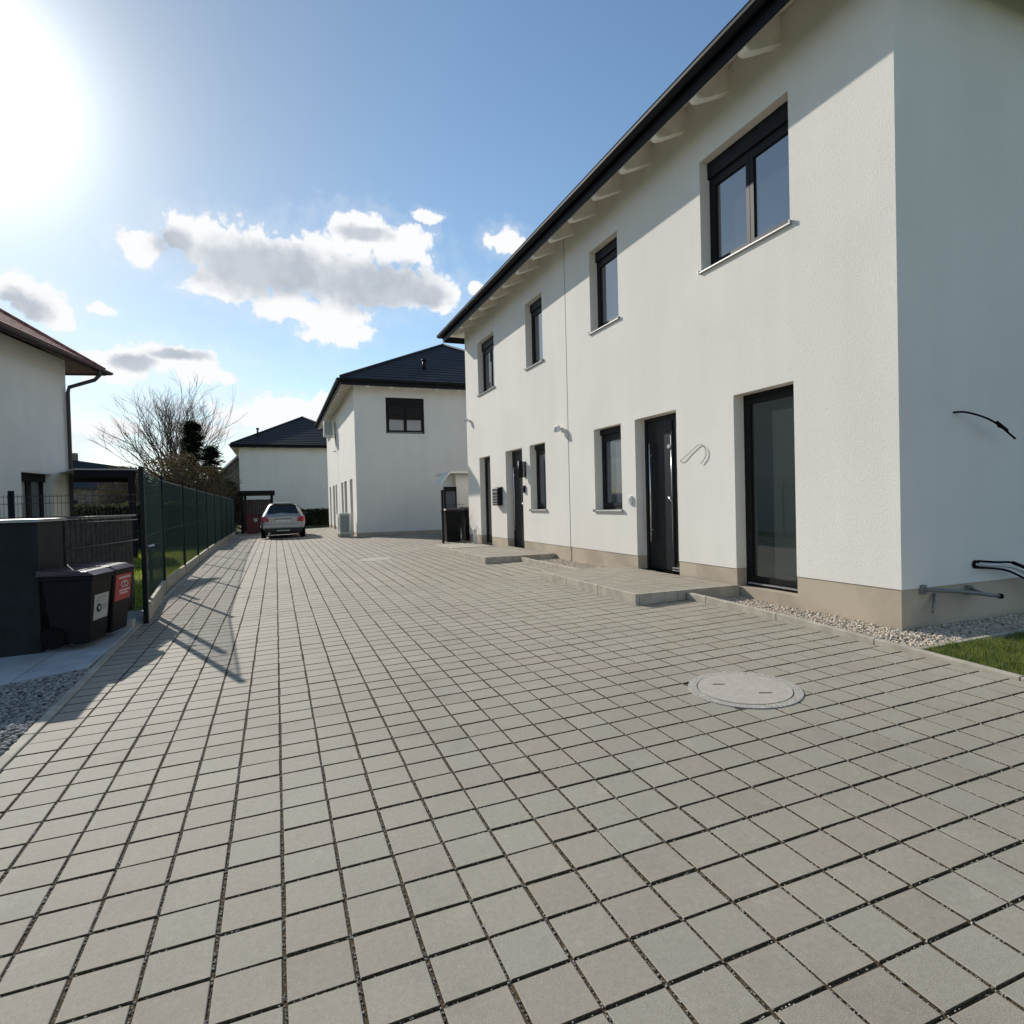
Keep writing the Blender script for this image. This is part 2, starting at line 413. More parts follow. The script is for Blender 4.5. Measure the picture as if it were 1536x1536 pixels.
sheet('gravel_bed', [(-5.5,-1.40,1.0,6.2)], M['gravel_bed'], -.004)
def t_end(x, y): return y > 3.16+(x-4.4)*.04
gravel('house_gravel', [(KR+.06,5.1,3.13,5.75,t_end),(5.1,8.5,3.2,3.73,t_end)], M['stone'], 3600, .008, .018,
       'pale rounded gravel strip along the base of the nearest white house', 11, -.042)
gravel('middle_gravel', [(KR+.06,5.1,8.3,10.75,None)], M['stone'], 2200, .010, .021, 'pale gravel strip between the two door steps of the nearest white house', 14, -.004)
gravel('far_gravel', [(KR+.06,5.1,13.5,16.4,None)], M['stone'], 700, .014, .028, 'pale gravel beside the far end of the nearest white house', 12, -.004)
def t_left(x, y): return x < kerbx(y)-.066 and y < 5.95+.75*(x+1.45)*.55+.0
gravel('drive_gravel', [(-4.6,-1.4,1.8,6.0,t_left)], M['stone_grey'], 3000, .009, .020,
       'mixed grey gravel bed left of the driveway kerb, in front of the black cabinet', 13, .010)

# concrete slabs below the bins and cabinet
def slabs():
    b = MB(); r = random.Random(2)
    for (x0,x1,y0a,y0b,y1) in ((-1.95,-1.50,5.78,5.98,9.0),(-2.75,-1.96,5.30,5.77,9.0),(-3.55,-2.76,4.80,5.29,9.0),(-4.8,-3.56,4.2,4.79,9.0)):
        z = lambda x, y: gz(x,y)+.022
        b.hexa([(x0,y0a,z(x0,y0a)-.1),(x1,y0b,z(x1,y0b)-.1),(x1,y1,z(x1,y1)-.1),(x0,y1,z(x0,y1)-.1)],
               [(x0,y0a,z(x0,y0a)),(x1,y0b,z(x1,y0b)),(x1,y1,z(x1,y1)),(x0,y1,z(x0,y1))])
    return tag(b.build('slab_path', M['slab'], bevel=.005), kind='structure')
slabs()
b = MB().box(-1.62,-1.50,7.72,7.86,gz(-1.5,7.8)-.02,gz(-1.5,7.8)+.10)
tag(b.build('concrete_block', M['concrete'], bevel=.006), 'small pale concrete block on the ground beside the last bin', 'concrete block')

# lawn by the gable wall + blades
sheet('lawn', [(KR+.05,9.5,-2.5,3.1)], M['soil'], .0)
def blades(name, n, reg, test, h0, h1, w, label, seed, zo=.03, m='blade'):
    r = random.Random(seed); b = MB()
    for _ in range(n):
        x, y = r.uniform(reg[0],reg[1]), r.uniform(reg[2],reg[3])
        if test and not test(x,y): continue
        h = r.uniform(h0,h1); a = r.uniform(0,6.28); l = r.uniform(.1,.7)*h; c, s = math.cos(a), math.sin(a); a2 = r.uniform(0,6.28)
        z = gz(x,y)+zo; dx, dy = math.cos(a2)*w, math.sin(a2)*w
        n0 = len(b.v)
        b.v += [(x-dx,y-dy,z),(x+dx,y+dy,z),(x+c*l*.4+dx*.7,y+s*l*.4+dy*.7,z+h*.6),(x+c*l*.4-dx*.7,y+s*l*.4-dy*.7,z+h*.6),(x+c*l,y+s*l,z+h)]
        b.f += [(n0,n0+1,n0+2,n0+3),(n0+3,n0+2,n0+4)]; b.sm += [False]*2
    tag(b.build(name, M[m]), label, 'grass', kind='stuff')
def pn(x, y): return math.sin(x*3.1+1)*math.sin(y*4.3)+math.sin(x*7.3+y*5.1)*.5
blades('lawn_grass', 34000, (KR+.08,7.6,1.6,3.12), lambda x, y: y < 3.11+(x-4.4)*.04 and pn(x,y)+random.random()*1.4 > -.35, .02, .06, .0022, 'short green lawn grass beside the gable wall, bottom right', 21, -.004)
blades('garden_grass', 42000, (-8,-1.7,9.2,24), lambda x, y: x < kerbx(y)-.2, .04, .11, .006, 'green garden lawn behind the wire fence on the left', 22, .0, 'blade_bright')

# ------------------------------------------------------------------ manhole covers
def manhole(x, y, r, label):
    t = empty('manhole_cover', (x, y, gz(x,y)), 0, label, 'manhole cover', 'round concrete manhole covers in the paving')
    b = MB(); k = 56
    def ring(r0, r1, z0, z1):
        for i in range(k):
            a, c = 2*math.pi*i/k, 2*math.pi*(i+1)/k
            P = lambda rr, t_, z: (math.cos(t_)*rr, math.sin(t_)*rr, z+.026*math.cos(t_)*rr+.02*math.sin(t_)*rr)
            b.quad(P(r0,a,z1), P(r1,a,z1), P(r1,c,z1), P(r0,c,z1)); b.quad(P(r1,a,z0), P(r1,c,z0), P(r1,c,z1), P(r1,a,z1)); b.quad(P(r0,c,z0), P(r0,a,z0), P(r0,a,z1), P(r0,c,z1))
    ring(r*.845, r, -.03, .005); b.build('ring', M['aggregate'], t)
    b = MB(); ring(.001, r*.825, -.03, .007); 
    o = b.build('lid', M['cover'], t)
    for s in (-1, 1):
        b = MB(); cx, cy = -.07*s-.02, .13*s
        b.obox((cx,cy), (.9,-.43), (.43,.9), .04, .006, .0062+.026*cx+.02*cy-.004, .0075+.026*cx+.02*cy+.0012)
        b.build('lifting_slot', M['ink'], o)
    b = MB(); ring(r*.826, r*.844, -.03, .001); b.build('gap', M['joint'], t)
    return t
manhole(2.755, 3.075, .345, 'round concrete manhole cover in the foreground paving, with two lifting slots')
manhole(2.02, 13.6, .35, 'farther round manhole cover, lying flat in the paving towards the second house')

# ------------------------------------------------------------------ house builder
def wall_mesh(b, P, openings, u0, u1, z0, z1, depth):
    """P(u, d, z): point on the wall; d = depth inwards. openings (ua,ub,za,zb)"""
    us = sorted({u0,u1,*[max(u0,min(u1,o[0])) for o in openings],*[max(u0,min(u1,o[1])) for o in openings]})
    zs = sorted({z0,z1,*[max(z0,min(z1,o[2])) for o in openings],*[max(z0,min(z1,o[3])) for o in openings]})
    for a, c in zip(us, us[1:]):
        for e, f in zip(zs, zs[1:]):
            m, n = (a+c)/2, (e+f)/2
            if any(o[0] < m < o[1] and o[2] < n < o[3] for o in openings): continue
            b.quad(P(a,0,e), P(a,0,f), P(c,0,f), P(c,0,e))
    for (a, c, e, f) in openings:
        if f <= z0 or e >= z1: continue
        E, Fz = max(e,z0), min(f,z1)
        b.quad(P(a,0,E), P(a,depth,E), P(a,depth,Fz), P(a,0,Fz)); b.quad(P(c,0,E), P(c,0,Fz), P(c,depth,Fz), P(c,depth,E))
        if e > z0: b.quad(P(a,0,e), P(c,0,e), P(c,depth,e), P(a,depth,e))
        if f < z1: b.quad(P(a,0,f), P(a,depth,f), P(c,depth,f), P(c,0,f))

def pbox(b, P, u0, u1, d0, d1, z0, z1):
    b.hexa([P(u0,d0,z0),P(u1,d0,z0),P(u1,d1,z0),P(u0,d1,z0)], [P(u0,d0,z1),P(u1,d0,z1),P(u1,d1,z1),P(u0,d1,z1)])

def window(root, P, o, d, kind, nsash=1, box_h=.0, shut=0, pane='glass', label=None):
    u0, u1, z0, z1 = o; b = MB(); fw = .06
    zt = z1-box_h
    pbox(b,P,u0,u0+fw,d,d+.07,z0,zt); pbox(b,P,u1-fw,u1,d,d+.07,z0,zt)
    pbox(b,P,u0+fw,u1-fw,d,d+.07,zt-fw,zt); pbox(b,P,u0+fw,u1-fw,d,d+.07,z0,z0+fw)
    # sashes
    W = (u1-u0-2*fw)/nsash; panes = []
    for k in range(nsash):
        a = u0+fw+W*k; c = a+W; s = .055; g = .004
        a += g; c -= g; e, f = z0+fw+g, zt-fw-g
        pbox(b,P,a,a+s,d-.012,d+.05,e,f); pbox(b,P,c-s,c,d-.012,d+.05,e,f)
        pbox(b,P,a+s,c-s,d-.012,d+.05,f-s,f); pbox(b,P,a+s,c-s,d-.012,d+.05,e,e+s)
        panes.append((a+s,c-s,e+s,f-s))
    w = b.build('window' if kind != 'door' else 'glazed_door', M['black_frame'], root)
    if label: w['label'] = label
    for a, c, e, f in panes:
        p = MB(); p.quad(P(a,d+.012,e),P(a,d+.012,f),P(c,d+.012,f),P(c,d+.012,e)); p.build('pane', M[pane], w)
        if shut:
            q = MB(); zz = f
            while zz > f-(f-e)*shut: pbox(q,P,a-.02,c+.02,d-.03,d-.018,zz-.04,zz-.004); zz -= .044
            q.build('shutter', M['shutter'], w)
    if box_h:
        q = MB(); pbox(q,P,u0,u1,d-.03,d+.07,zt+.001,z1-.001); q.build('shutter_box', M['black_metal'], w)
    q = MB(); pbox(q,P,u0-.03,u1+.03,-.055,.004,z0-.034,z0-.004) if kind == 'win' else None
    if kind == 'win':
        q = MB()
        q.hexa([P(u0-.02,-.032,z0-.028),P(u1+.02,-.032,z0-.028),P(u1+.025,d+.0,z0-.004),P(u0-.025,d,z0-.004)][:4],
               [P(u0-.02,-.032,z0-.012),P(u1+.02,-.032,z0-.012),P(u1+.025,d,z0+.012),P(u0-.025,d,z0+.012)])
        pbox(q,P,u0-.028,u0-.016,-.036,.0,z0-.032,z0+.012); pbox(q,P,u1+.016,u1+.028,-.036,.0,z0-.032,z0+.012)
        q.build('sill', M['alu'], w)
    else:
        q = MB(); pbox(q,P,u0,u1,.02,d,z0-.035,z0-.008); pbox(q,P,u0+.06,u1-.06,d-.04,d,z0+.03,z0+.045); q.build('threshold', M['alu'], w)
    return w

def front_door(root, P, o, d, simple=False):
    u0, u1, z0, z1 = o; fw = .06; b = MB()
    pbox(b,P,u0,u0+fw,d,d+.07,z0,z1); pbox(b,P,u1-fw,u1,d,d+.07,z0,z1); pbox(b,P,u0+fw,u1-fw,d,d+.07,z1-fw,z1)
    # leaf; glazed strip on the near side (small u)
    us = u0+fw+.27
    pbox(b,P,us,u1-fw-.002,d+.01,d+.06,z0+.02,z1-fw-.002)
    pbox(b,P,us,us+.02,d-.006,d+.01,z0+.05,z1-fw-.03)
    pbox(b,P,u0+fw+.002,us,d+.01,d+.06,z0+.02,z0+.14); pbox(b,P,u0+fw+.002,us,d+.01,d+.06,z1-fw-.14,z1-fw-.002)
    w = b.build('front_door', M['door'], root)
    q = MB(); q.quad(P(u0+fw,d+.03,z0+.14),P(u0+fw,d+.03,z1-fw-.14),P(us,d+.03,z1-fw-.14),P(us,d+.03,z0+.14)); q.build('side_light', M['glass_green'], w)
    q = MB(); uh = u1-fw-.14
    q.tube([P(uh,d-.05,z0+.42),P(uh,d-.05,z1-.38)], .013, 10)
    for zz in (z0+.6, z1-.56): q.tube([P(uh,d-.05,zz),P(uh,d+.01,zz)], .008, 8)
    q.build('pull_bar', M['steel'], w)
    q = MB(); q.tube([P(us+.035,d+.002,z0+.35),P(us+.035,d+.002,z1-.30)], .006, 6)
    q.tube([P(us+.07,d-.02,z1-.46),P(us+.07,d+.012,z1-.46)], .03, 14)
    q.tube([P(us+.07,d-.03,z0+1.08),P(us+.07,d+.012,z0+1.08)], .016, 10); q.tube([P(us+.07,d-.03,z0+1.08),P(us+.0,d-.035,z0+1.02)], .01, 8)
    q.build('door_fittings', M['steel'], w)
    q = MB(); pbox(q,P,u0,u1,.03,d,z0-.02,z0+.0); pbox(q,P,u0+fw,us+.02,d-.03,d+.01,z0+.03,z0+.045); pbox(q,P,u0+fw,us+.02,d-.03,d+.01,z0+.065,z0+.08)
    q.build('threshold', M['alu'], w)
    return w

def hip_roof(root, x0, x1, y0, y1, ze, pitch, tmat, course=.34, label=None):
    """tiled hip roof over the plan rectangle, eave height ze"""
    tn = math.tan(pitch); cs = course*math.cos(pitch); half = min(x1-x0, y1-y0)/2
    b = MB(); d = 0
    def ring(q, z): return [(x0+q,y0+q,z),(x1-q,y0+q,z),(x1-q,y1-q,z),(x0+q,y1-q,z)]
    while d < half-1e-6:
        e = min(d+cs, half); lo = ring(d, ze+d*tn+.028); hi = ring(e, ze+e*tn+.002); base = ring(d, ze+d*tn-.004)
        for k in range(4):
            n = (k+1)%4
            b.quad(lo[k], lo[n], hi[n], hi[k]); b.quad(base[k], base[n], lo[n], lo[k])
        d = e
    r = b.build('roof', tmat, root)
    # hip and ridge caps
    q = MB(); zt = ze+half*tn+.05
    if (x1-x0) <= (y1-y0): a, c = (x0+half,y0+half,zt), (x0+half,y1-half,zt); ends = [(0,a),(1,a),(2,c),(3,c)]
    else: a, c = (x0+half,y0+half,zt), (x1-half,y0+half,zt); ends = [(0,a),(1,c),(2,c),(3,a)]
    cor = ring(.03, ze+.05)
    for k, e in ends: q.tube([cor[k], e], .055, 8)
    q.tube([a, c], .07, 8); q.build('ridge_cap', tmat, r)
    return r

def eaves(root, x0, x1, y0, y1, ze, pitch, wx0, wx1, wy0, wy1, gm, sm, rafters=True, y_raf=None, fh=.20):
    """soffit boards, rafters, fascia and gutter; x0..y1 roof edge, w* wall faces"""
    tn = math.tan(pitch)
    b = MB(); o = wx0-x0+.05
    def ring(q, z): return [(x0+q,y0+q,z),(x1-q,y0+q,z),(x1-q,y1-q,z),(x0+q,y1-q,z)]
    A = ring(.012, ze-.035); B = ring(o, ze-.035+(o-.012)*tn)
    for k in range(4):
        n = (k+1)%4; b.quad(A[k], B[k], B[n], A[n])
    b.build('soffit', sm, root)
    b = MB()
    F0, F1 = ring(.0, ze-fh), ring(.0, ze+.02); G0, G1 = ring(.022, ze-fh), ring(.022, ze+.02)
    for k in range(4):
        n = (k+1)%4
        b.hexa([F0[k],F0[n],G0[n],G0[k]], [F1[k],F1[n],G1[n],G1[k]])
    b.build('fascia', gm, root)
    # gutter: half-round trough on all sides
    b = MB(); gr = .068
    prof = [(math.cos(t)*gr, math.sin(t)*gr) for t in [math.pi+math.pi*i/7 for i in range(8)]]
    prof = [(-gr-.008, .012)]+prof
    for (px, pz), (qx, qz) in zip(prof, prof[1:]):
        A = ring(-gr-.006+px, ze+.0+pz); B = ring(-gr-.006+qx, ze+.0+qz)
        for k in range(4):
            n = (k+1)%4; b.quad(A[k], A[n], B[n], B[k], True)
    b.build('gutter', gm, root)
    if not rafters: return
    def raf(pa, pb, side):
        """pa tail point, pb wall point in plan; side = half width vector"""
        q = MB(); dz = lambda d: ze-.037+(d-.012)*tn
        L_ = math.hypot(pb[0]-pa[0], pb[1]-pa[1]); u = ((pb[0]-pa[0])/L_, (pb[1]-pa[1])/L_)
        pts = [(.024,.0),(.024,.19),(.045,.225),(.09,.25),(.16,.26),(L_+.02,.29)]
        n = len(q.v); m = len(pts)
        for s in (-1, 1):
            for d, _ in [pts[0]]+[(pts[-1][0],0)]: pass
        ring_ = []
        for (d, dep) in pts: ring_.append((d, dz(d)-dep))
        ring_.append((pts[-1][0], dz(pts[-1][0])))
        for s in (-1, 1):
            for d, z in ring_: q.v.append((pa[0]+u[0]*d+side[0]*s, pa[1]+u[1]*d+side[1]*s, z))
        m = len(ring_)
        q.f.append(tuple(range(m))); q.f.append(tuple(reversed(range(m, 2*m)))); q.sm += [False]*2
        for i in range(m): q.f.append((i, m+i, m+(i+1)%m, (i+1)%m)); q.sm.append(False)
        return q.build('rafter', sm, root)
    for y in y_raf[0]: raf((x0,y), (wx0,y), (0,.06))
    for x in y_raf[1]: raf((x,y0), (x,wy0), (.06,0))

def make_house(name, label, X, Y, dz, gzl, wall_m, upper=True, end_windows=(), width=9.4, pitch=28, rz=0, roof_drop=0, full=True):
    """white two-storey hip-roofed double house; local x into the plot, local y along the drive"""
    root = empty(name, (X, Y, dz), rz, label, 'house')
    L_ = 12.77
    zp = .516; zt = 6.42+roof_drop
    fac = [(1.15,2.05,.31,2.575,'fd'),(3.16,4.18,.31,2.575,'door'),(4.58,5.45,1.204,2.575,'win'),(7.47,8.27,1.204,2.575,'win'),(8.70,9.74,.27,2.575,'door'),(10.85,11.71,.27,2.575,'fd'),
           (1.16,2.58,4.23,5.594,'win2'),(4.57,5.48,4.23,5.594,'win'),(7.47,8.35,4.23,5.594,'win'),(10.37,11.65,4.23,5.594,'win2')]
    if not upper: fac = [f for f in fac if f[2] < 3]
    ops = [f[:4] for f in fac]
    P = lambda u, d, z: (d, u, z)
    b = MB(); wall_mesh(b, P, ops, 0, L_, zp, zt, .17)
    Pe = lambda u, d, z: (u, d, z)
    Q = lambda u, d, z: (u, d, z)
    eo = [e[:4] for e in end_windows]
    be = MB(); wall_mesh(b, lambda u, d, z: (u, d, z), eo, 0, width, zp, zt, .12)
    b.quad((0,L_,zp),(0,L_,zt),(width,L_,zt),(width,L_,zp)); b.quad((width,0,zp),(width,0,zt),(width,L_,zt),(width,L_,zp))
    b.build('wall', wall_m, root)
    b = MB(); s = .007
    wall_mesh(b, lambda u, d, z: (d+s, u, z), ops, s, L_-s, -.45, zp+.002, .165)
    b.quad((s,s,-.45),(s,s,zp+.002),(width,s,zp+.002),(width,s,-.45)); b.quad((s,L_-s,-.45),(s,L_-s,zp),(width,L_-s,zp),(width,L_-s,-.45)); b.quad((width-s,s,-.45),(width-s,s,zp),(width-s,L_-s,zp),(width-s,L_-s,-.45))
    b.build('plinth', M['plinth'], root)
    # dark backing inside so that nothing shows through
    b = MB(); b.box(.30, width-.3, .30, L_-.3, -.4, zt-.1); b.build('interior', M['ink'], root)
    for f in fac:
        o = f[:4]; k = f[4]
        if k == 'door': front_door(root, P, o, .17)
        elif k == 'fd': window(root, P, o, .15, 'door', 1, .0, pane='glass_green')
        elif k == 'win2': window(root, P, o, .15, 'win', 2, .20, pane='glass')
        else: window(root, P, o, .15, 'win', 1, .16 if o[2] > 3 else .10, pane='glass' if o[2] > 3 else 'glass_mid')
    for e in end_windows: window(root, lambda u, d, z: (u, d, z), e[:4], .03, 'flush', 2, .22, e[4], pane='glass_pale')
    ov = .50; oe = .62; ze = 6.20+roof_drop
    rx0, rx1, ry0, ry1 = -ov, width+ov, -ov, L_+ov
    hip_roof(root, rx0-.03, rx1+.03, ry0-.03, ry1+.03, ze+.04, R(pitch), M['roof_dark'])
    ys = [2.08-.79*2+.79*k for k in range(17)]; ys = [y for y in ys if -.35 < y < L_+.3]
    xs = [.45+.86*k for k in range(10)] if full else []
    eaves(root, rx0, rx1, ry0, ry1, ze, R(pitch), 0, width, 0, L_, M['black_metal'], M['soffit'], True, (ys, xs))
    if full:
        b = MB(); b.box(-.004, .002, 6.415, 6.43, -.2, zt-.05); b.build('expansion_joint', M['print_grey'], root)
    return root

H1 = make_house('white_house', 'large white double house nearest on the right, with dark eave gutter and beige plinth',
                5.1, 3.73, 0, 0, M['wall'])
H2 = make_house('white_house', 'second white house, half shuttered window in its end wall, behind the nearest house',
                2.86, 23.6, -.18, 0, M['wall'], False, end_windows=[(1.155,2.61,4.21,5.55,.52)], roof_drop=-.14)
H2.scale = (1.03,1.03,1.03)
H3 = make_house('white_house', 'farthest white house with a blank end wall, behind the silver car',
                -2.42, 48.8, -.10, 0, M['wall_far'], roof_drop=-.05, width=9.4)
# vent pipe on far roof
b = MB(); b.cyl((1.3,.9), .07, 6.6, 7.45, 10); b.cyl((1.3,.9), .12, 7.45, 7.55, 10); b.build('vent_pipe', M['black_metal'], H3)
for (x, y) in ((2.9,1.0),(5.3,2.1)):
    b = MB(); z = 6.1+(y+.53)*math.tan(R(28)); b.cyl((x,y), .07, z, z+.32, 10); b.cyl((x,y), .10, z+.32, z+.38, 10); b.build('vent_pipe', M['black_metal'], H2)

# house on the left, turned 11 degrees, brown roof
def house_left():
    root = empty('white_house', (-5.73, 21.7, 0), math.atan2(.19, -.98), 'white house at the left edge with a brown tiled roof and dark downpipe', 'house')
    L_, W_ = 12., 9.; zp, zt = .4, 5.93
    P = lambda u, d, z: (d, u, z)
    op = [(.92,2.32,.05,2.49)]
    b = MB(); wall_mesh(b, P, op, 0, L_, -.4, zt, .26)
    b.quad((0,0,-.4),(0,0,zt),(W_,0,zt),(W_,0,-.4)); b.quad((0,L_,-.4),(0,L_,zt),(W_,L_,zt),(W_,L_,-.4)); b.quad((W_,0,-.4),(W_,0,zt),(W_,L_,zt),(W_,L_,-.4))
    b.build('wall', M['wall_old'], root)
    b = MB(); b.box(.4, W_-.3, .3, L_-.3, -.4, zt-.1); b.build('interior', M['ink'], root)
    # terrace door: dark shutter box on top, dark leaf near the corner, pale blind farther
    b = MB(); pbox(b,P,.92,2.32,.16,.30,2.27,2.489); pbox(b,P,.92,1.0,.22,.3,.05,2.27); pbox(b,P,1.60,1.70,.22,.3,.05,2.27); pbox(b,P,2.24,2.32,.22,.3,.05,2.27)
    w = b.build('terrace_door', M['black_frame'], root)
    b = MB(); b.quad(P(1.0,.26,.05),P(1.0,.26,2.27),P(1.6,.26,2.27),P(1.6,.26,.05)); b.build('pane', M['glass'], w)
    b = MB(); b.quad(P(1.70,.26,.05),P(1.70,.26,2.27),P(2.24,.26,2.27),P(2.24,.26,.05)); b.build('pane', M['glass_pale'], w)
    ov = .78; ze = 5.74
    hip_roof(root, -ov, W_+ov, -ov, L_+ov, ze+.04, R(34), M['roof_brown'], .30)
    eaves(root, -ov, W_+ov, -ov, L_+ov, ze, R(34), 0, W_, 0, L_, M['gutter_brown'], M['gutter_brown'], False, None, .10)
    b = MB(); b.tube([(-ov-.07,-.15,ze-.04),(-ov-.07,-.15,ze-.22),(-ov+.05,-.13,ze-.36),(-.12,.06,ze-.62),(-.09,.08,ze-.80),(-.09,.08,-.3)], .055, 12)
    b.build('downpipe', M['downpipe'], root)
    return root
house_left()

# ------------------------------------------------------------------ door steps
def doorstep(y0, y1, x0, label, top=.115):
    t = empty('doorstep', (x0, y0, gz(x0,y0)), 0, label, 'doorstep', 'raised paved door steps of the nearest house')
    zt = .123
    b = MB()   # edge stones
    n = 3; Ls = (y1-y0)/n
    for k in range(n): b.box(0, .05, .0+Ls*k+.003, Ls*(k+1)-.003, -.2, zt)
    x = .053
    while x < 5.09-x0: b.box(x, min(x+.50, 5.095-x0), 0, .05, -.2, zt); x += .503
    for yy in (y1-y0-.05,):
        x = .053
        while x < 5.09-x0: b.box(x, min(x+.50, 5.095-x0), yy, yy+.05, -.2, zt); x += .503
    b.build('edging', M['concrete'], t, bevel=.004)
    V = []; F = []; T = []; r = random.Random(4); bb = MB()
    y = .053
    while y < y1-y0-.055:
        x = .053; ye = min(y+SY, y1-y0-.052)
        while x < 5.09-x0:
            xe = min(x+SX, 5.095-x0)
            if xe-x > .03:
                tt = r.gauss(.5,.2); d = r.gauss(0,.001)
                bb.box(x+.004, xe-.004, y+.004, ye-.004, .08, zt+d-.002); T += [tt]*8
            x += SX
        y += SY
    bb.build('pavers', M['paver'], t, attr=T)
    b = MB(); b.box(.05, 5.095-x0, .05, y1-y0-.05, -.1, zt-.012); b.build('bed', M['joint'], t)
    return t
doorstep(5.73, 8.30, 3.66, 'raised paved step before the nearer front door, right of centre')
doorstep(10.82, 13.45, 3.64, 'raised paved step before the farther front door of the nearest house')
b = MB(); b.box(3.95,5.05,14.3,15.9,gz(4.5,15)-.1,gz(4.5,15)+.045)
tag(b.build('paving_slab', M['concrete'], bevel=.01), 'flat pale slab before the far glazed door of the nearest house', 'paving slab')

# ------------------------------------------------------------------ things on the house walls
def zc(z): return z+CZ
def wall_lamp(y, z, label, s=1.):
    t = empty('floodlight', (5.1, y, zc(z)), 0, label, 'wall lamp'); t.scale = (.7,.7,.7)
    b = MB(); b.box(-.04,.001,-.05*s,.05*s,-.05*s,.05*s); b.box(-.10,-.04,-.02*s,.02*s,-.02,.02); b.build('bracket', M['lamp_white'], t, bevel=.004)
    b = MB(); b.hexa([(-.20,-.09*s,-.09*s),(-.10,-.09*s,-.07*s),(-.10,.09*s,-.07*s),(-.20,.09*s,-.09*s)], [(-.17,-.09*s,.09*s),(-.07,-.09*s,.09*s),(-.07,.09*s,.09*s),(-.17,.09*s,.09*s)])
    b.build('lamp_head', M['lamp_white'] , t, bevel=.006)
    b = MB(); b.quad((-.203,-.075*s,-.075*s),(-.173,-.075*s,.075*s),(-.173,.075*s,.075*s),(-.203,.075*s,-.075*s)); b.build('lens', M['glass_mid'], t)
    return t
wall_lamp(10.42, 1.36, 'white floodlight on the wall beside the vertical joint of the nearest house')
wall_lamp(16.22, 2.30, 'small floodlight high on the far end of the nearest house wall', .9)
t = empty('mailbox', (5.1, 13.92, zc(.16)), 0, 'dark mailbox on the wall between the farther front door and the far glazed door', 'mailbox')
b = MB(); b.box(-.13,0,-.19,.19,-.23,.17); b.hexa([(-.14,-.2,.17),(0,-.2,.17),(0,.2,.17),(-.14,.2,.17)],[(-.12,-.2,.19),(0,-.2,.22),(0,.2,.22),(-.12,.2,.19)]); b.build('box', M['black_metal'], t, bevel=.004)
b = MB(); b.box(-.137,-.13,-.16,.16,.08,.13)
for k in range(4): b.box(-.136,-.13,-.16,.16,-.20+.065*k,-.165+.065*k)
b.build('slot', M['pipe_grey'], t)
t = empty('wall_lantern', (5.1, 12.28, zc(.72)), 0, 'dark wall lantern with house number plate right of the farther front door', 'wall lamp')
b = MB(); b.box(-.03,0,-.05,.05,-.18,.16); b.cyl((-.11,0), .055, -.19, .17, 14); b.build('body', M['black_metal'], t)
b = MB(); b.tube([(-.02,.13,.06),(-.001,.13,.06)], .085, 20); b.build('number_plate', M['lamp_white'], t)
b = MB(); b.box(-.025,-.02,.115,.145,.02,.09); b.build('numeral', M['print_grey'], t)
b = MB(); b.box(-.04,0,-.05,.05,-.08,.08); b.box(-.05,-.04,-.02,.02,-.03,.04)
tag(b.build('doorbell', M['black_metal'], loc=(5.1,12.32,zc(.28)), bevel=.004), 'small dark doorbell panel below the wall lantern', 'doorbell')
b = MB(); b.box(-.035,0,-.045,.045,-.06,.06); b.box(-.042,-.035,-.02,.02,-.03,.03)
tag(b.build('doorbell', M['lamp_white'], loc=(5.1,8.06,zc(-.01)), bevel=.005), 'small white doorbell between the narrow window and the nearer front door', 'doorbell')
def cable(name, pts, r, m, label, r1=None):
    b = MB(); P = [Vector(p) for p in pts]; out = []
    for i in range(len(P)-1):
        p0 = P[max(i-1,0)]; p1 = P[i]; p2 = P[i+1]; p3 = P[min(i+2,len(P)-1)]
        for k in range(8):
            s = k/8; out.append(.5*((2*p1)+(p2-p0)*s+(2*p0-5*p1+4*p2-p3)*s*s+(3*p1-p0-3*p2+p3)*s**3))
    out.append(P[-1]); b.tube(out, r, 8); 
    return b, m, name, label
b, m, n, l = cable('wall_cable', [(5.13,6.80,zc(.48)),(5.08,6.78,zc(.50)),(5.084,6.60,zc(.59)),(5.084,6.40,zc(.68)),(5.084,6.29,zc(.62)),(5.084,6.28,zc(.52)),(5.084,6.38,zc(.43))], .0045, 'cable_grey', 'grey cable loop sticking out of the wall between front door and tall glazed door')
tag(b.build(n, M[m]), l, 'cable')
b, m, n, l = cable('wall_cable', [(5.80,3.76,zc(.72)),(5.86,3.66,zc(.715)),(6.05,3.60,zc(.66)),(6.22,3.58,zc(.585)),(6.40,3.56,zc(.47))], .009, 'rubber', 'black cable end hanging high on the shaded gable wall')
b.tube([(6.16,3.575,zc(.62)),(6.30,3.57,zc(.545))], .015, 8); b.tube([(6.22,3.60,zc(.59)),(6.34,3.60,zc(.56))], .009, 6)
tag(b.build(n, M[m]), l, 'cable')
t = empty('cable_bundle', (6.08, 3.73, zc(-.69)), 0, 'bundle of black and white cables leaving the gable wall above its plinth', 'cable bundle')
for q, (m, pts) in enumerate((('cable_white', [(0,.03,0),(.02,-.08,0),(.25,-.13,-.02),(.48,-.15,-.10),(.8,-.16,-.28)]), ('rubber', [(.03,.03,.03),(.14,-.09,.02),(.3,-.15,.01),(.5,-.17,-.06),(.85,-.2,-.18)]), ('rubber', [(.0,.03,-.03),(.2,-.12,-.05),(.42,-.15,-.13),(.7,-.18,-.27),(.9,-.2,-.38)]))):
    b = cable('cable', pts, .010 if q else .013, m, '')[0]; 
    if q == 1: b.tube([pts[2], pts[3]], .017, 8)
    b.build('cable', M[m], t)
b = MB(); b.tube([(0,.0,.0),(0,-.02,0)], .04, 14); b.build('grommet', M['rubber'], t)
t = empty('pipe_bracket', (5.33, 3.73, zc(-.86)), 0, 'grey pipe on brackets standing out from the gable wall plinth', 'pipe')
b = MB(); b.tube([(.02,-.02,-.01),(.07,-.10,-.01),(.30,-.16,-.03),(.72,-.22,-.095)], .017, 10); b.build('pipe', M['pipe_grey'], t)
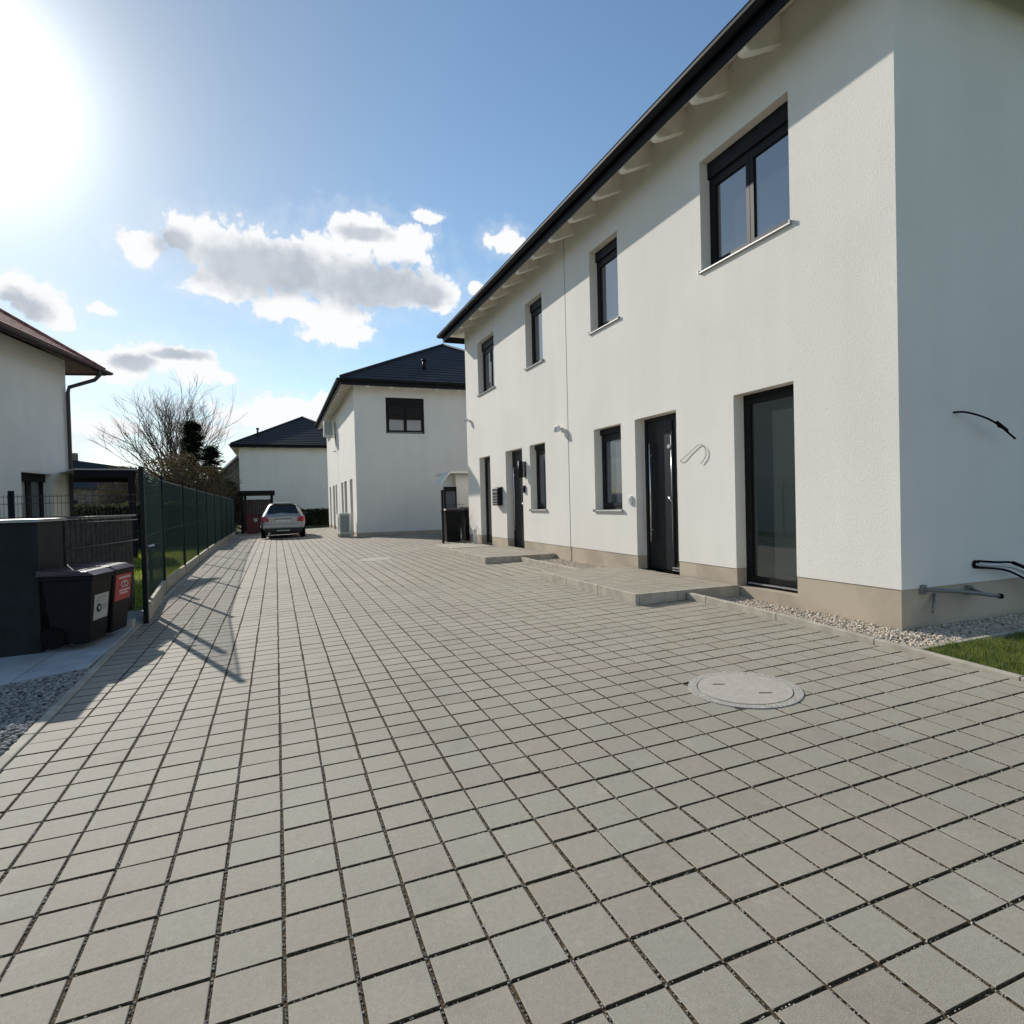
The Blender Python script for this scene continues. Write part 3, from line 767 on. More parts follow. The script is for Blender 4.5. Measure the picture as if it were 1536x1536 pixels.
b = MB(); b.tube([(.72,-.22,-.095),(.75,-.223,-.10)], .024, 10); b.build('end_cap', M['rubber'], t)
b = MB(); b.box(.0,.05,-.03,.012,-.05,.03); b.tube([(.18,-.01,-.06),(.05,-.08,-.21)], .012, 6); b.build('bracket', M['pipe_grey'], t)
b = MB(); b.box(.62,.68,-.03,.012,-.10,-.02); b.tube([(.65,-.01,-.04),(.62,-.2,-.09)], .012, 6); b.build('bracket', M['pipe_grey'], t)

# ------------------------------------------------------------------ wire fence with posts and base boards
posts = [8.05,11.0,13.75,16.5,19.25,22.0,24.75,27.5,30.25,32.6]
def fence():
    t = empty('wire_fence', (0,0,0), 0, 'long dark green wire mesh fence along the left side of the driveway', 'fence')
    pp = [(kerbx(y)-.12, y) for y in posts]; pp[0] = (-1.43, 8.05)
    zt, zb = .484, -1.06
    for i, (x, y) in enumerate(pp):
        b = MB(); g = gz(x,y)
        if i == 0: b.box(x-.024,x+.024,y-.024,y+.024,g-.1,zc(.50)); b.box(x-.027,x+.027,y-.027,y+.027,zc(.50),zc(.51))
        else: b.cyl((x,y), .024, g-.1, zc(zt+.05), 10); b.cyl((x,y), .028, zc(zt+.05), zc(zt+.065), 10)
        b.build('post', M['post_green'], t)
    # second gate post (throws its own shadow)
    b = MB(); b.box(-1.59-.025,-1.59+.025,8.96,9.01,gz(-1.6,9)-.1,zc(.46)); b.build('post', M['post_green'], t)
    for (xa, ya), (xb, yb) in zip(pp, pp[1:]):
        L_ = math.hypot(xb-xa, yb-ya); ux, uy = (xb-xa)/L_, (yb-ya)/L_
        b = MB(); h = zt-zb; sp = .068
        def W(s, z): return (xa+ux*s, ya+uy*s, zc(z))
        s = -h
        while s < L_:
            a0, a1 = max(0, s), min(L_, s+h)
            if a1 > a0: b.tube([W(a0, zb+a0-s), W(a1, zb+a1-s)], .0021, 3, False); b.tube([W(a0, zt-(a0-s)), W(a1, zt-(a1-s))], .0021, 3, False)
            s += sp
        for z in (zt, zt-.02, -.30, zb): b.tube([W(0,z), W(L_,z)], .0026 if z < zt else .008, 4, False)
        b.build('mesh_panel', M['fence_green'], t)
        b = MB(); nx, ny = -uy, ux
        g0, g1 = gz(xa,ya), gz(xb,yb); b_s = .05
        c0, c1 = (xa+ux*b_s, ya+uy*b_s), (xb-ux*b_s, yb-uy*b_s); w = .025
        b.hexa([(c0[0]+nx*w,c0[1]+ny*w,g0-.1),(c0[0]-nx*w,c0[1]-ny*w,g0-.1),(c1[0]-nx*w,c1[1]-ny*w,g1-.1),(c1[0]+nx*w,c1[1]+ny*w,g1-.1)],
               [(c0[0]+nx*w,c0[1]+ny*w,g0+.19),(c0[0]-nx*w,c0[1]-ny*w,g0+.19),(c1[0]-nx*w,c1[1]-ny*w,g1+.19),(c1[0]+nx*w,c1[1]+ny*w,g1+.19)])
        b.build('base_board', M['concrete'], t, bevel=.006)
    b = MB(); b.tube([(-1.43,8.06,zc(-.40)),(-1.36,8.0,zc(-.40)),(-1.32,8.02,zc(-.385))], .012, 6); b.build('latch', M['steel'], t)
fence()

# ------------------------------------------------------------------ bin enclosure
t = empty('storage_cabinet', (-2.9, 6.85, gz(-2.9,6.9)), 0, 'tall black storage cabinet at the left edge beside the bins', 'cabinet')
g = gz(-2.9,6.9); b = MB(); b.box(-.75,.0,0,.72,0,zc(-.075)-g); b.box(.004,.83,0,.72,0,zc(-.075)-g); b.build('body', M['board'], t, bevel=.008)
b = MB(); b.box(-.80,.86,-.04,.76,zc(-.073)-g,zc(-.045)-g); b.build('lid', M['alu'], t)
b = MB(); b.tube([(.26,-.02,1.08),(.34,-.02,1.08)], .008, 6); b.tube([(-.30,-.02,1.08),(-.22,-.02,1.08)], .008, 6); b.build('handle', M['steel'], t)
t = empty('board_fence', (-2.08, 7.6, gz(-2,7.6)), math.atan2(1.62,.26)-math.pi/2, 'low black fence of upright boards behind the bins, with thin metal rails', 'fence')
b = MB()
for k in range(15): b.box(-.012+.002*(k%2), .012, .02+.118*k, .125+.118*k, .02, 1.24)
b.build('boards', M['board2'], t)
b = MB(); b.tube([(.03,-.1,1.255),(.03,1.85,1.255)], .012, 8); b.tube([(.05,.15,1.20),(.05,1.85,1.20)], .007, 8); b.tube([(.05,.0,.93),(.05,1.85,.93)], .007, 8); b.build('rail', M['rail'], t)
def bin_(loc, rz, label, sticker):
    t = empty('wheelie_bin', (*loc, gz(*loc)+.045), rz, label, 'bin', 'black bins at the left of the driveway')
    # front faces local +x; local y along the row
    b = MB(); w, d, h = .42, .43, .665
    b.hexa([(-d+.06,.04,.03),(-.06,.04,.03),(-.06,w-.04,.03),(-d+.06,w-.04,.03)], [(-d,.0,h),(0,.0,h),(0,w,h),(-d,w,h)])
    b.box(-d-.01,.012,-.012,w+.012,h-.04,h); b.build('body', M['bin'], t, bevel=.014)
    b = MB(); b.hexa([(-d-.04,-.02,h+.004),(.03,-.02,h+.004),(.03,w+.02,h+.004),(-d-.04,w+.02,h+.004)], [(-d-.03,.0,h+.075),(-.05,.0,h+.045),(-.05,w,h+.045),(-d-.03,w,h+.075)])
    b.build('lid', M['bin_lid'], t, bevel=.012)
    b = MB(); b.tube([(-d-.07,.04,h+.03),(-d-.07,w-.04,h+.03)], .014, 8); b.build('handle', M['bin'], t)
    for yy in (.02, w-.02):
        b = MB(); b.tube([(-d+.08,yy-.025,.10),(-d+.08,yy+.025,.10)], .10, 20); b.build('wheel', M['rubber'], t)
    sl = lambda z: -.06+.06*(z-.03)/(h-.03)+.004
    def patch(y0, y1, z0, z1, m, name, par, off=0): 
        q = MB(); q.hexa([(sl(z0)+off-.006,y0,z0),(sl(z0)+off+.001,y0,z0),(sl(z0)+off+.001,y1,z0),(sl(z0)+off-.006,y1,z0)], [(sl(z1)+off-.006,y0,z1),(sl(z1)+off+.001,y0,z1),(sl(z1)+off+.001,y1,z1),(sl(z1)+off-.006,y1,z1)]); return q.build(name, M[m], par)
    if sticker == 'white':
        s = patch(.08,.35,.235,.475,'label_white','sticker',t)
        for k, (a, c) in enumerate(((.12,.30),(.12,.27))): patch(a,c,.435-.03*k,.447-.03*k,'print_grey','print_line',s,.003)
        q = MB(); q.tube([(sl(.35)+.001,.165,.345),(sl(.35)+.0055,.165,.345)], .042, 20); q.build('emblem', M['ink'], s)
        q = MB(); q.tube([(sl(.35)+.004,.165,.345),(sl(.35)+.0075,.165,.345)], .017, 16); q.build('emblem_centre', M['label_white'], s)
        patch(.23,.31,.32,.37,'print_grey','print_line',s,.003)
    else:
        s = patch(.04,.385,.345,.61,'label_red','sticker',t)
        patch(.10,.36,.565,.585,'print_pale','print_line',s,.003)
        for yy in (.19,.265):
            q = MB(); ring = [(sl(.52)+.0035, yy+.036*math.cos(a), .505+.027*math.sin(a)) for a in [2*math.pi*i/16 for i in range(17)]]; q.tube(ring, .007, 6); q.build('emblem', M['print_pale'], s)
        patch(.222,.232,.525,.55,'print_pale','print_line',s,.003)
        patch(.12,.37,.435,.452,'print_pale','print_line',s,.003); patch(.14,.32,.405,.422,'print_pale','print_line',s,.003)
    return t
ang = -R(11)
bin_((-1.62,6.70), ang, 'black bin with a white printed label on its front, beside the cabinet', 'white')
bin_((-1.53,7.13), ang, 'black bin with a red printed label on its front, beside the fence post', 'red')

# mesh fence panels + pergola in the left garden
t = empty('garden_fence', (-4.12, 12.5, gz(-4,12.5)), 0, 'thin grey rod fence panels standing before the house on the left', 'fence')
g = gz(-4,12.5); b = MB()
b.cyl((0,0), .045, 0, zc(.40)-g, 10); b.build('post', M['black_metal'], t)
b = MB(); b.cyl((2.0,0), .03, 0, zc(.34)-g, 10); b.build('post', M['black_metal'], t)
for (a, c, n) in ((.03,1.98,36),(-2.6,-.05,48)):
    b = MB()
    for k in range(n): x = a+(c-a)*k/(n-1); b.tube([(x,0,.05),(x,0,zc(.34)-g)], .0028, 4, False)
    for z in (.30,.18,-.05,-.35,-.65,-1.0): b.tube([(a,0,zc(z)-g),(c,0,zc(z)-g)], .005, 5, False)
    b.build('mesh_panel', M['wire_grey'], t)
t = empty('pergola', (-3.75, 19.75, gz(-3.7,19.7)), R(11), 'dark flat pergola frame beside the house on the left', 'pergola')
g = gz(-3.7,19.7); H = zc(1.16)-g
for (x, y) in ((0,0),(0,3.0),(-1.9,3.0)):
    b = MB(); b.box(x-.09,x+.09,y-.09,y+.09,-.05,H-.2); b.build('post', M['carport'], t)
for q in ((-1.3,.1,-.1,.1),(-1.9,.1,2.9,3.1),(-.1,.1,.1,2.9)):
    b = MB(); b.box(q[0],q[1],q[2],q[3],H-.2,H); b.build('beam', M['carport'], t)
b = MB(); b.hexa([(-1.3,-.15,H+.001),(.15,-.15,H+.001),(.15,3.15,H+.001),(-2.05,3.15,H+.001)],[(-1.3,-.15,H+.035),(.15,-.15,H+.035),(.15,3.15,H+.035),(-2.05,3.15,H+.035)]); b.build('roof_sheet', M['alu'], t)
b = MB()
for z in (.55,.75,.95): b.box(-1.25,-.1,-.02,.02,z,z+.14)
b.build('screen_slats', M['carport'], t)

# ------------------------------------------------------------------ car
def car():
    t = empty('parked_car', (.26, 26.35, gz(.3,27)), 0, 'silver hatchback parked at the end of the driveway, seen from behind', 'car')
    # stations: y, zb, wb, w45, w75, ws, zs, wr, zr
    S = [(0.00,.34,.52,.72,.74,.70,.84,.66,.86),(.06,.27,.62,.80,.82,.78,.90,.66,.93),(.16,.25,.66,.845,.85,.80,.935,.65,1.0),
         (.52,.22,.70,.855,.86,.805,.945,.545,1.38),(.72,.22,.70,.86,.86,.805,.945,.555,1.425),(1.3,.22,.70,.86,.86,.80,.94,.57,1.45),(2.0,.22,.70,.86,.86,.80,.935,.56,1.42),
         (2.45,.22,.70,.86,.86,.80,.93,.54,1.33),(3.05,.22,.70,.86,.86,.79,.91,.68,.97),(3.6,.22,.68,.84,.84,.74,.83,.64,.88),(3.95,.26,.58,.72,.72,.62,.68,.55,.70)]
    b = MB(); rows = []
    for (y,zb,wb,w1,w2,ws,zs,wr,zr) in S:
        half = [(0,zb),(wb,zb),(w1,.45 if zb<.3 else .48),(w2,.75),(ws,zs),(wr,zr),(wr*.5,zr+.022),(0,zr+.03)]
        full = half+[(-x,z) for x, z in reversed(half[1:-1])]
        rows.append([(x,y,z) for x, z in full])
    m = len(rows[0])
    for r in rows: b.v += r
    for i in range(len(rows)-1):
        for j in range(m): b.f.append((i*m+j, i*m+(j+1)%m, (i+1)*m+(j+1)%m, (i+1)*m+j)); b.sm.append(True)
    b.f.append(tuple(range(m))); b.f.append(tuple(reversed([(len(rows)-1)*m+j for j in range(m)]))); b.sm += [False]*2
    o = b.build('body', M['paint_silver'], t); md = o.modifiers.new('subsurf','SUBSURF'); md.levels = md.render_levels = 2
    b = MB(); b.hexa([(-.60,.125,1.00),(.60,.125,1.00),(.60,.17,1.00),(-.60,.17,1.00)], [(-.505,.455,1.355),(.505,.455,1.355),(.505,.50,1.355),(-.505,.50,1.355)]); b.build('rear_window', M['car_glass'], t, bevel=.01)
    b = MB(); b.box(-.50,.50,.42,.62,1.405,1.44); b.build('roof_spoiler', M['paint_silver'], t, bevel=.012)
    b = MB(); b.tube([(.0,.13,1.03),(.28,.16,1.06)], .008, 6); b.build('wiper', M['car_black'], t)
    for s in (-1, 1):
        b = MB(); b.hexa([(s*.52,-.045,.68),(s*.77,-.02,.67),(s*.865,.24,.70),(s*.6,.12,.72)], [(s*.56,-.015,.86),(s*.765,.015,.89),(s*.845,.26,.90),(s*.62,.14,.88)])
        b.build('taillight', M['tail_red'], t, bevel=.012)
        w = MB(); w.hexa([(s*.80,.75,.95),(s*.815,.75,.95),(s*.81,2.75,.95),(s*.80,2.75,.95)], [(s*.575,.82,1.36),(s*.60,.82,1.36),(s*.585,2.35,1.33),(s*.56,2.35,1.33)]); w.build('side_window', M['car_glass'], t)
        mi = MB(); mi.box(min(s*.86,s*1.0),max(s*.86,s*1.0),2.45,2.56,.90,1.03); mi.tube([(s*.80,2.5,.93),(s*.88,2.5,.94)], .02, 6); mi.build('mirror', M['car_black'], t, bevel=.02)
        for y in (.62, 3.15):
            tx = MB(); xx = s*.76; tx.tube([(xx-.095,y,.30),(xx+.095,y,.30)], .30, 28); wl = tx.build('wheel', M['rubber'], t)
            rm = MB(); rm.tube([(xx+s*.09,y,.30),(xx+s*.101,y,.30)], .20, 20); rm.build('rim', M['steel'], wl)
        mf = MB(); mf.tube([(s*.55,.02,.22),(s*.55,.2,.22)], .03, 10); mf.build('exhaust' if s < 0 else 'reflector', M['steel'] if s < 0 else M['tail_red'], t)
    b = MB(); b.box(-.70,.70,-.006,.12,.245,.42); b.build('lower_bumper', M['car_black'], t, bevel=.02)
    b = MB(); b.box(-.78,.78,-.03,.10,.42,.60); b.build('bumper', M['paint_silver'], t, bevel=.03)
    b = MB(); b.box(-.26,.26,-.012,.004,.655,.765); b.build('number_plate', M['plate'], t, bevel=.004)
    b = MB(); b.box(-.32,.32,-.012,.01,.775,.80); b.build('trim_strip', M['car_black'], t)
    b = MB(); b.box(-.25,.25,-.02,.0,.30,.335); b.build('tow_cover', M['plate'], t)
    b = MB(); b.box(-.70,.70,.3,3.6,.16,.24); b.build('underbody', M['car_black'], t)
car()

# ------------------------------------------------------------------ far end: carport, red bin, hedge
t = empty('carport', (-1.66, 34.2, gz(-1,34)), 0, 'small dark carport with brown back boards at the end of the driveway', 'carport')
g = gz(-1,34); H = zc(.93)-g
b = MB(); b.box(-.15,1.62,-.2,4.2,H-.19,H); b.build('roof_slab', M['carport'], t, bevel=.03)
for (x, y) in ((.03,0),(1.46,0),(.03,4.0),(1.46,4.0)):
    b = MB(); b.box(x-.06,x+.06,y-.06,y+.06,-.02,H-.19); b.build('post', M['carport'], t)
b = MB()
for k in range(13): b.box(.06+.105*k,.16+.105*k,.6,.63,.02,H-.45)
b.build('back_boards', M['brown_board'], t)
t = empty('red_bin', (-1.08, 33.6, gz(-1,33.5)), 0, 'dark red bin with a white sticker under the small carport', 'bin')
b = MB(); b.hexa([(-.30,-.26,.0),(.24,-.26,0),(.24,.24,0),(-.30,.24,0)], [(-.34,-.3,.95),(.28,-.3,.95),(.28,.28,.95),(-.34,.28,.95)]); b.build('body', M['bin_red'], t, bevel=.02)
b = MB(); b.box(-.37,.31,-.34,.32,.95,1.02); b.build('lid', M['bin_red'], t, bevel=.02)
b = MB(); b.poly([(.0,-.31,.78),(.2,-.31,.78),(.19,-.305,.62),(.08,-.303,.58),(.02,-.305,.66)]); b.build('sticker', M['label_white'], t)

# heat pump, wall unit at second house
t = empty('heat_pump', (2.42, 24.2, gz(2.4,24.2)), 0, 'pale outdoor heat pump unit on feet at the corner of the second house', 'heat pump')
b = MB(); b.box(-.19,.19,-.40,.40,.12,.92); b.build('casing', M['unit'], t, bevel=.015)
b = MB(); b.tube([(-.195,.02,.52),(-.19,.02,.52)], .28, 28); 
for z in (.3,.4,.5,.6,.7): b.box(-.205,-.195,-.27,.30,z,z+.02)
b.build('fan_grille', M['unit_grille'], t)
b = MB(); b.box(-.15,.15,-.41,-.402,.20,.84); b.build('side_panel', M['unit_grille'], t)
for y in (-.3,.3):
    b = MB(); b.box(-.2,.22,y-.05,y+.05,-.02,.119); b.build('foot', M['concrete'], t)
b = MB(); b.box(.22,.31,-.30,-.20,-.0,.88); b.build('pipe_casing', M['lamp_white'], t, bevel=.01)
t = empty('wall_unit', (2.70, 31.5, zc(3.50)), 0, 'box shaped outdoor unit hanging high on the street wall of the second house', 'outdoor unit')
b = MB(); b.box(-.38,.0,-.42,.42,0,.75); b.build('casing', M['unit'], t, bevel=.015)
b = MB()
for k in range(5): b.box(-.36+.07*k,-.33+.07*k,-.428,-.42,.06,.70)
for k in range(6): b.box(-.388,-.38,-.36,.36,.08+.1*k,.12+.1*k)
b.build('grille', M['unit_grille'], t)
b = MB(); b.box(-.3,.24,-.33,-.29,-.04,0); b.build('bracket', M['steel'], t)
b = MB(); b.box(-.3,.24,.29,.33,-.04,0); b.build('bracket', M['steel'], t)
b = MB(); b.tube([(.12,-.36,.1),(.16,-.42,-.5),(.2,-.4,-.75),(.0,-.4,-.78)], .03, 8); b.build('pipe', M['pipe_grey'], t)

# ------------------------------------------------------------------ gap between the houses: shed with canopy, gate, bins, bare shrub
t = empty('garden_shed', (5.45, 19.0, gz(5.4,19)), 0, 'small white shed with a flat projecting roof between the nearest and the second house', 'shed')
g = gz(5.4,19)
b = MB(); b.box(0,1.9,0,1.8,-.1,zc(.965)-g); b.build('wall', M['wall_far'], t)
b = MB(); b.hexa([(-.55,-.25,zc(.62)-g),(-.25,-.25,zc(.97)-g),(-.25,.6,zc(.97)-g),(-.55,.6,zc(.62)-g)],[(-.56,-.25,zc(.66)-g),(-.25,-.25,zc(1.04)-g),(-.25,.6,zc(1.04)-g),(-.56,.6,zc(.66)-g)]); b.box(-.248,2.1,-.25,1.9,zc(.97)-g,zc(1.04)-g); b.build('canopy', M['wall_far'], t)
b = MB(); b.box(-.42,-.36,-.06,.0,-.02,zc(.55)-g); b.box(-.03,.0,-.06,.0,-.02,zc(.55)-g); b.box(-.36,-.03,-.05,.0,zc(.40)-g,zc(.55)-g); b.box(-.36,-.03,-.05,.0,.0,.08); b.build('door', M['black_frame'], t)
b = MB(); b.box(-.36,-.03,-.035,-.02,.08,zc(.40)-g); b.build('pane', M['glass_mid'], t)
t = empty('wire_gate', (4.42, 16.85, gz(4.4,16.85)), 0, 'dark wire gate with a tall thin post beside the far corner of the nearest house', 'gate')
g = gz(4.4,16.85)
b = MB(); b.box(-.03,.03,-.03,.03,-.05,zc(.40)-g); b.build('post', M['post_green'], t)
b = MB()
for k in range(12): x = .06+.05*k; b.tube([(x,0,.05),(x,0,zc(-.02)-g)], .003, 4, False)
for z in (-1.0,-.8,-.6,-.4,-.2,-.02): b.tube([(.03,0,zc(z)-g),(.66,0,zc(z)-g)], .005, 4, False)
b.tube([(.0,0,zc(.34)-g),(.33,0,zc(.28)-g)], .004, 4); b.build('mesh_panel', M['post_green'], t)
def small_bin(x, y, label, s=1.):
    t = empty('wheelie_bin', (x, y, gz(x,y)), 0, label, 'bin', 'dark bins behind the wire gate')
    b = MB(); b.hexa([(-.2,-.2,.02),(.2,-.2,.02),(.2,.25,.02),(-.2,.25,.02)], [(-.25,-.25,.9*s),(.25,-.25,.9*s),(.25,.28,.9*s),(-.25,.28,.9*s)]); b.build('body', M['bin'], t, bevel=.01)
    b = MB(); b.hexa([(-.28,-.3,.905*s),(.28,-.3,.905*s),(.28,.3,.905*s),(-.28,.3,.905*s)], [(-.25,-.24,.97*s),(.25,-.24,.97*s),(.25,.28,1.0*s),(-.25,.28,1.0*s)]); b.build('lid', M['bin_lid'], t, bevel=.01)
    b = MB(); b.tube([(-.22,.33,.95*s),(.22,.33,.95*s)], .015, 6); b.build('handle', M['bin'], t)
small_bin(4.86, 17.5, 'dark bin behind the wire gate, nearer to the tall thin post')
small_bin(5.5, 17.7, 'dark bin behind the wire gate, nearer to the white house corner', 1.02)

def limb(b, p, d, l, r, depth, rnd, k=4, spread=.5, up=.15, ratio=.72, kids=(2,3), wig=.15):
    pts = [p]; q = Vector(p); dd = Vector(d); n = 3
    for i in range(n):
        dd = (dd+Vector((rnd.gauss(0,wig),rnd.gauss(0,wig),rnd.gauss(0,wig)+up*.3))).normalized(); q = q+dd*(l/n); pts.append(tuple(q))
    b.tube(pts, r, k, False, r1=r*.62)
    if depth <= 0: return
    for c in range(rnd.randint(*kids)):
        s = rnd.uniform(.35,1.) if c else 1.
        base = Vector(pts[0]).lerp(Vector(pts[-1]), s) if s < 1 else Vector(pts[-1])
        nd = (dd+Vector((rnd.gauss(0,spread),rnd.gauss(0,spread),rnd.gauss(0,spread*.6)+up))).normalized()
        limb(b, tuple(base), nd, l*ratio*rnd.uniform(.75,1.15), r*.6, depth-1, rnd, 3, spread, up, ratio, kids, wig)

t = empty('bare_shrub', (4.75, 15.7, gz(4.7,15.7)), 0, 'thin leafless shrub against the far lower wall of the nearest house', 'shrub')
b = MB(); r = random.Random(31)
for k in range(4): limb(b, (r.uniform(-.1,.1),r.uniform(-.2,.2),0), (r.uniform(-.3,.3),r.uniform(-.3,.3),1), .45, .008, 2, r, 4, .35, .1, .7, (1,2), .1)
b.build('stem', M['bark'], t)
t = empty('downpipe_stub', (4.98, 15.62, gz(4.9,15.6)), 0, 'short white pipe standing against the plinth at the far end of the nearest house', 'pipe')
b = MB(); b.cyl((0,0), .045, -.05, .42, 14); b.build('pipe', M['lamp_white'], t)
b = MB(); b.cyl((0,0), .052, .38, .43, 14); b.build('collar', M['lamp_white'], t)

# ------------------------------------------------------------------ trees and shrubs
def bare_tree(x, y, H, Rr, label, seed, m='twig', n=11, depth=5, group=None, kids=(2,3)):
    g = gz(x,y); r = random.Random(seed)
    t = empty('bare_tree', (x,y,g), 0, label, 'tree', group)
    b = MB(); b.tube([(0,0,-.2),(.05,.0,H*.10),(.0,.05,H*.2)], .028*H, 10, True, r1=.02*H); b.build('trunk', M['bark'], t)
    b = MB()
    for k in range(n):
        a = 2*math.pi*k/n+r.uniform(-.25,.25); tilt = (.10 if k%3 == 0 else .30 if k%3 == 1 else .52)+r.uniform(-.05,.05)
        d = (math.cos(a)*math.sin(tilt)*Rr/(H*.42), math.sin(a)*math.sin(tilt)*Rr/(H*.42), math.cos(tilt))
        limb(b, (0,0,H*r.uniform(.13,.2)), d, H*.262*(1.06 if k%3 == 0 else .96), .0066*H, depth, r, 4, .30, .07, .72, kids, .08)
    b.build('crown', M[m], t)
    return t
bare_tree(-6.4, 48, 11.0, 4.4, 'broad leafless tree with fanning branches rising behind the dark conifer', 44, n=26, depth=5, kids=(2,3))
for i, (x, y, h) in enumerate(((-27,95,8.6),(-22.5,92,8.2),(-18.5,94,8.4),(-15,98,8.0))):
    bare_tree(x, y, h, 4.2, ['low pale leafless tree far away, leftmost behind the left house','pale leafless tree far away beyond the dark roof','pale leafless tree far away above the pergola','small pale leafless tree far away beside the broad bare tree'][i], 50+i, 'twig_pale', 9, 4, 'far leafless trees on the skyline')

def conifer(x, y, H, Rr, label, seed):
    g = gz(x,y); r = random.Random(seed); t = empty('conifer', (x,y,g), 0, label, 'tree')
    b = MB(); b.tube([(0,0,-.2),(0,0,H*.95)], .16, 8, True, r1=.03); b.build('trunk', M['bark'], t)
    b = MB(); nbr = int(34*H)
    for kk in range(nbr):
        z = H*(.10+.88*r.random()**.9); f = 1-z/H; rad = Rr*(f**1.1)*r.uniform(.55,1.15)+.22
        for k in range(1):
            a = r.uniform(0,6.28); rr = rad*r.uniform(.55,1.1)
            for s in range(9):
                u = (s+r.random())/9; px, py, pz = math.cos(a)*rr*u, math.sin(a)*rr*u, z-.35*rr*u+.22*rr*u*u*2+r.gauss(0,.07)
                for q in range(9):
                    l = r.uniform(.12,.30)*(1.2-.4*u); aa = a+r.uniform(-1.2,1.2); e = r.uniform(-.3,.5)
                    dx, dy, dz_ = math.cos(aa)*l, math.sin(aa)*l, e*l; w = .045; px += r.gauss(0,.06); py += r.gauss(0,.06)
                    n0 = len(b.v); b.v += [(px-dy/l*w,py+dx/l*w,pz),(px+dy/l*w,py-dx/l*w,pz+.02),(px+dx,py+dy,pz+dz_)]; b.f.append((n0,n0+1,n0+2)); b.sm.append(False)
    b.build('crown', M['needle'], t); return t
conifer(-4.75, 42, 7.0, 3.6, 'dark conifer in front of the broad leafless tree', 61)
conifer(-3.6, 41, 5.2, 2.8, 'smaller dark conifer at the right flank of the taller one', 62)

def shrub(x, y, H, W_, label, seed, m, nb=150, leaf=1500, lm=None, group='brown shrubs beyond the fence'):
    g = gz(x,y); r = random.Random(seed); t = empty('shrub', (x,y,g), 0, label, 'shrub', group)
    b = MB()
    for k in range(nb):
        a = r.uniform(0,6.28); til = r.uniform(.05,.8)
        limb(b, (r.uniform(-.3,.3)*W_,r.uniform(-.3,.3)*W_,0), (math.cos(a)*math.sin(til)*W_/H*1.6, math.sin(a)*math.sin(til)*W_/H*1.6, math.cos(til)), H*.42, .012, 2, r, 3, .35, .12, .62, (2,3), .12)
    b.build('branches', M[m], t)
    if leaf:
        b = MB()
        for k in range(leaf):
            a = r.uniform(0,6.28); u = r.random()**.4; z = r.uniform(.05,.98)*H; rr = W_*u*math.sqrt(max(.05, 1-(z/H-.35)**2/.5))*r.uniform(.7,1.1)
            px, py = math.cos(a)*rr, math.sin(a)*rr; l = r.uniform(.03,.075); d = Vector((r.gauss(0,1),r.gauss(0,1),r.gauss(0,1))).normalized()*l; e = Vector((r.gauss(0,1),r.gauss(0,1),r.gauss(0,1))).normalized()*l*.6
            n0 = len(b.v); p = Vector((px,py,z)); b.v += [tuple(p-e),tuple(p+d),tuple(p+e),tuple(p-d)]; b.f.append((n0,n0+1,n0+2,n0+3)); b.sm.append(False)
        b.build('foliage', M[lm or 'shrub'], t)
SH = [(-6.6,33,3.6,1.2,'tan twiggy shrub above the pergola, leftmost in the row beyond the fence'),(-5.4,35,4.1,1.4,'brown twiggy shrub left of the conifer beyond the fence'),
      (-4.3,33.5,4.2,1.4,'dense brown shrub at the foot of the tall conifer'),(-3.2,34,3.6,1.3,'rust brown shrub right of the conifer, beyond the fence'),(-2.5,37,2.9,1.0,'low dark shrub beside the carport beyond the fence')]
for i, s in enumerate(SH): shrub(*s, 70+i, 'twig', 150, 5200)
def hedge(x0, x1, y, h, d, label, seed, n=9000):
    r = random.Random(seed); g = gz((x0+x1)/2,y); t = empty('hedge', ((x0+x1)/2,y,g), 0, label, 'hedge')
    b = MB(); L_ = (x1-x0)/2
    for k in range(n):
        x = r.uniform(-L_,L_); q = r.random()
        if q < .25: yy, z = r.uniform(-d,d), h+r.gauss(0,.05)
        else: yy, z = (-d if q < .65 else d)+r.gauss(0,.06), r.uniform(0,h)
        p = Vector((x,yy,z)); l = r.uniform(.04,.09); e = Vector((r.gauss(0,1),r.gauss(0,1),r.gauss(0,1))).normalized()*l; f = Vector((r.gauss(0,1),r.gauss(0,1),r.gauss(0,1))).normalized()*l*.7
        n0 = len(b.v); b.v += [tuple(p-f),tuple(p+e),tuple(p+f),tuple(p-e)]; b.f.append((n0,n0+1,n0+2,n0+3)); b.sm.append(False)
    b.build('foliage', M['hedge'], t)
    b = MB(); b.box(-L_+.08,L_-.08,-d+.1,d-.1,0,h-.12); b.build('core', M['hedge'], t)
hedge(-7.5,-3.0,24.5,1.55,.45,'dark clipped hedge behind the pergola',80,12000)
hedge(.9,4.6,41,.95,.5,'low dark hedge at the foot of the farthest white house',81,6000)
hedge(-2.95,-2.3,27,1.5,3.2,'dark hedge running along the inner side of the wire fence',82,12000)

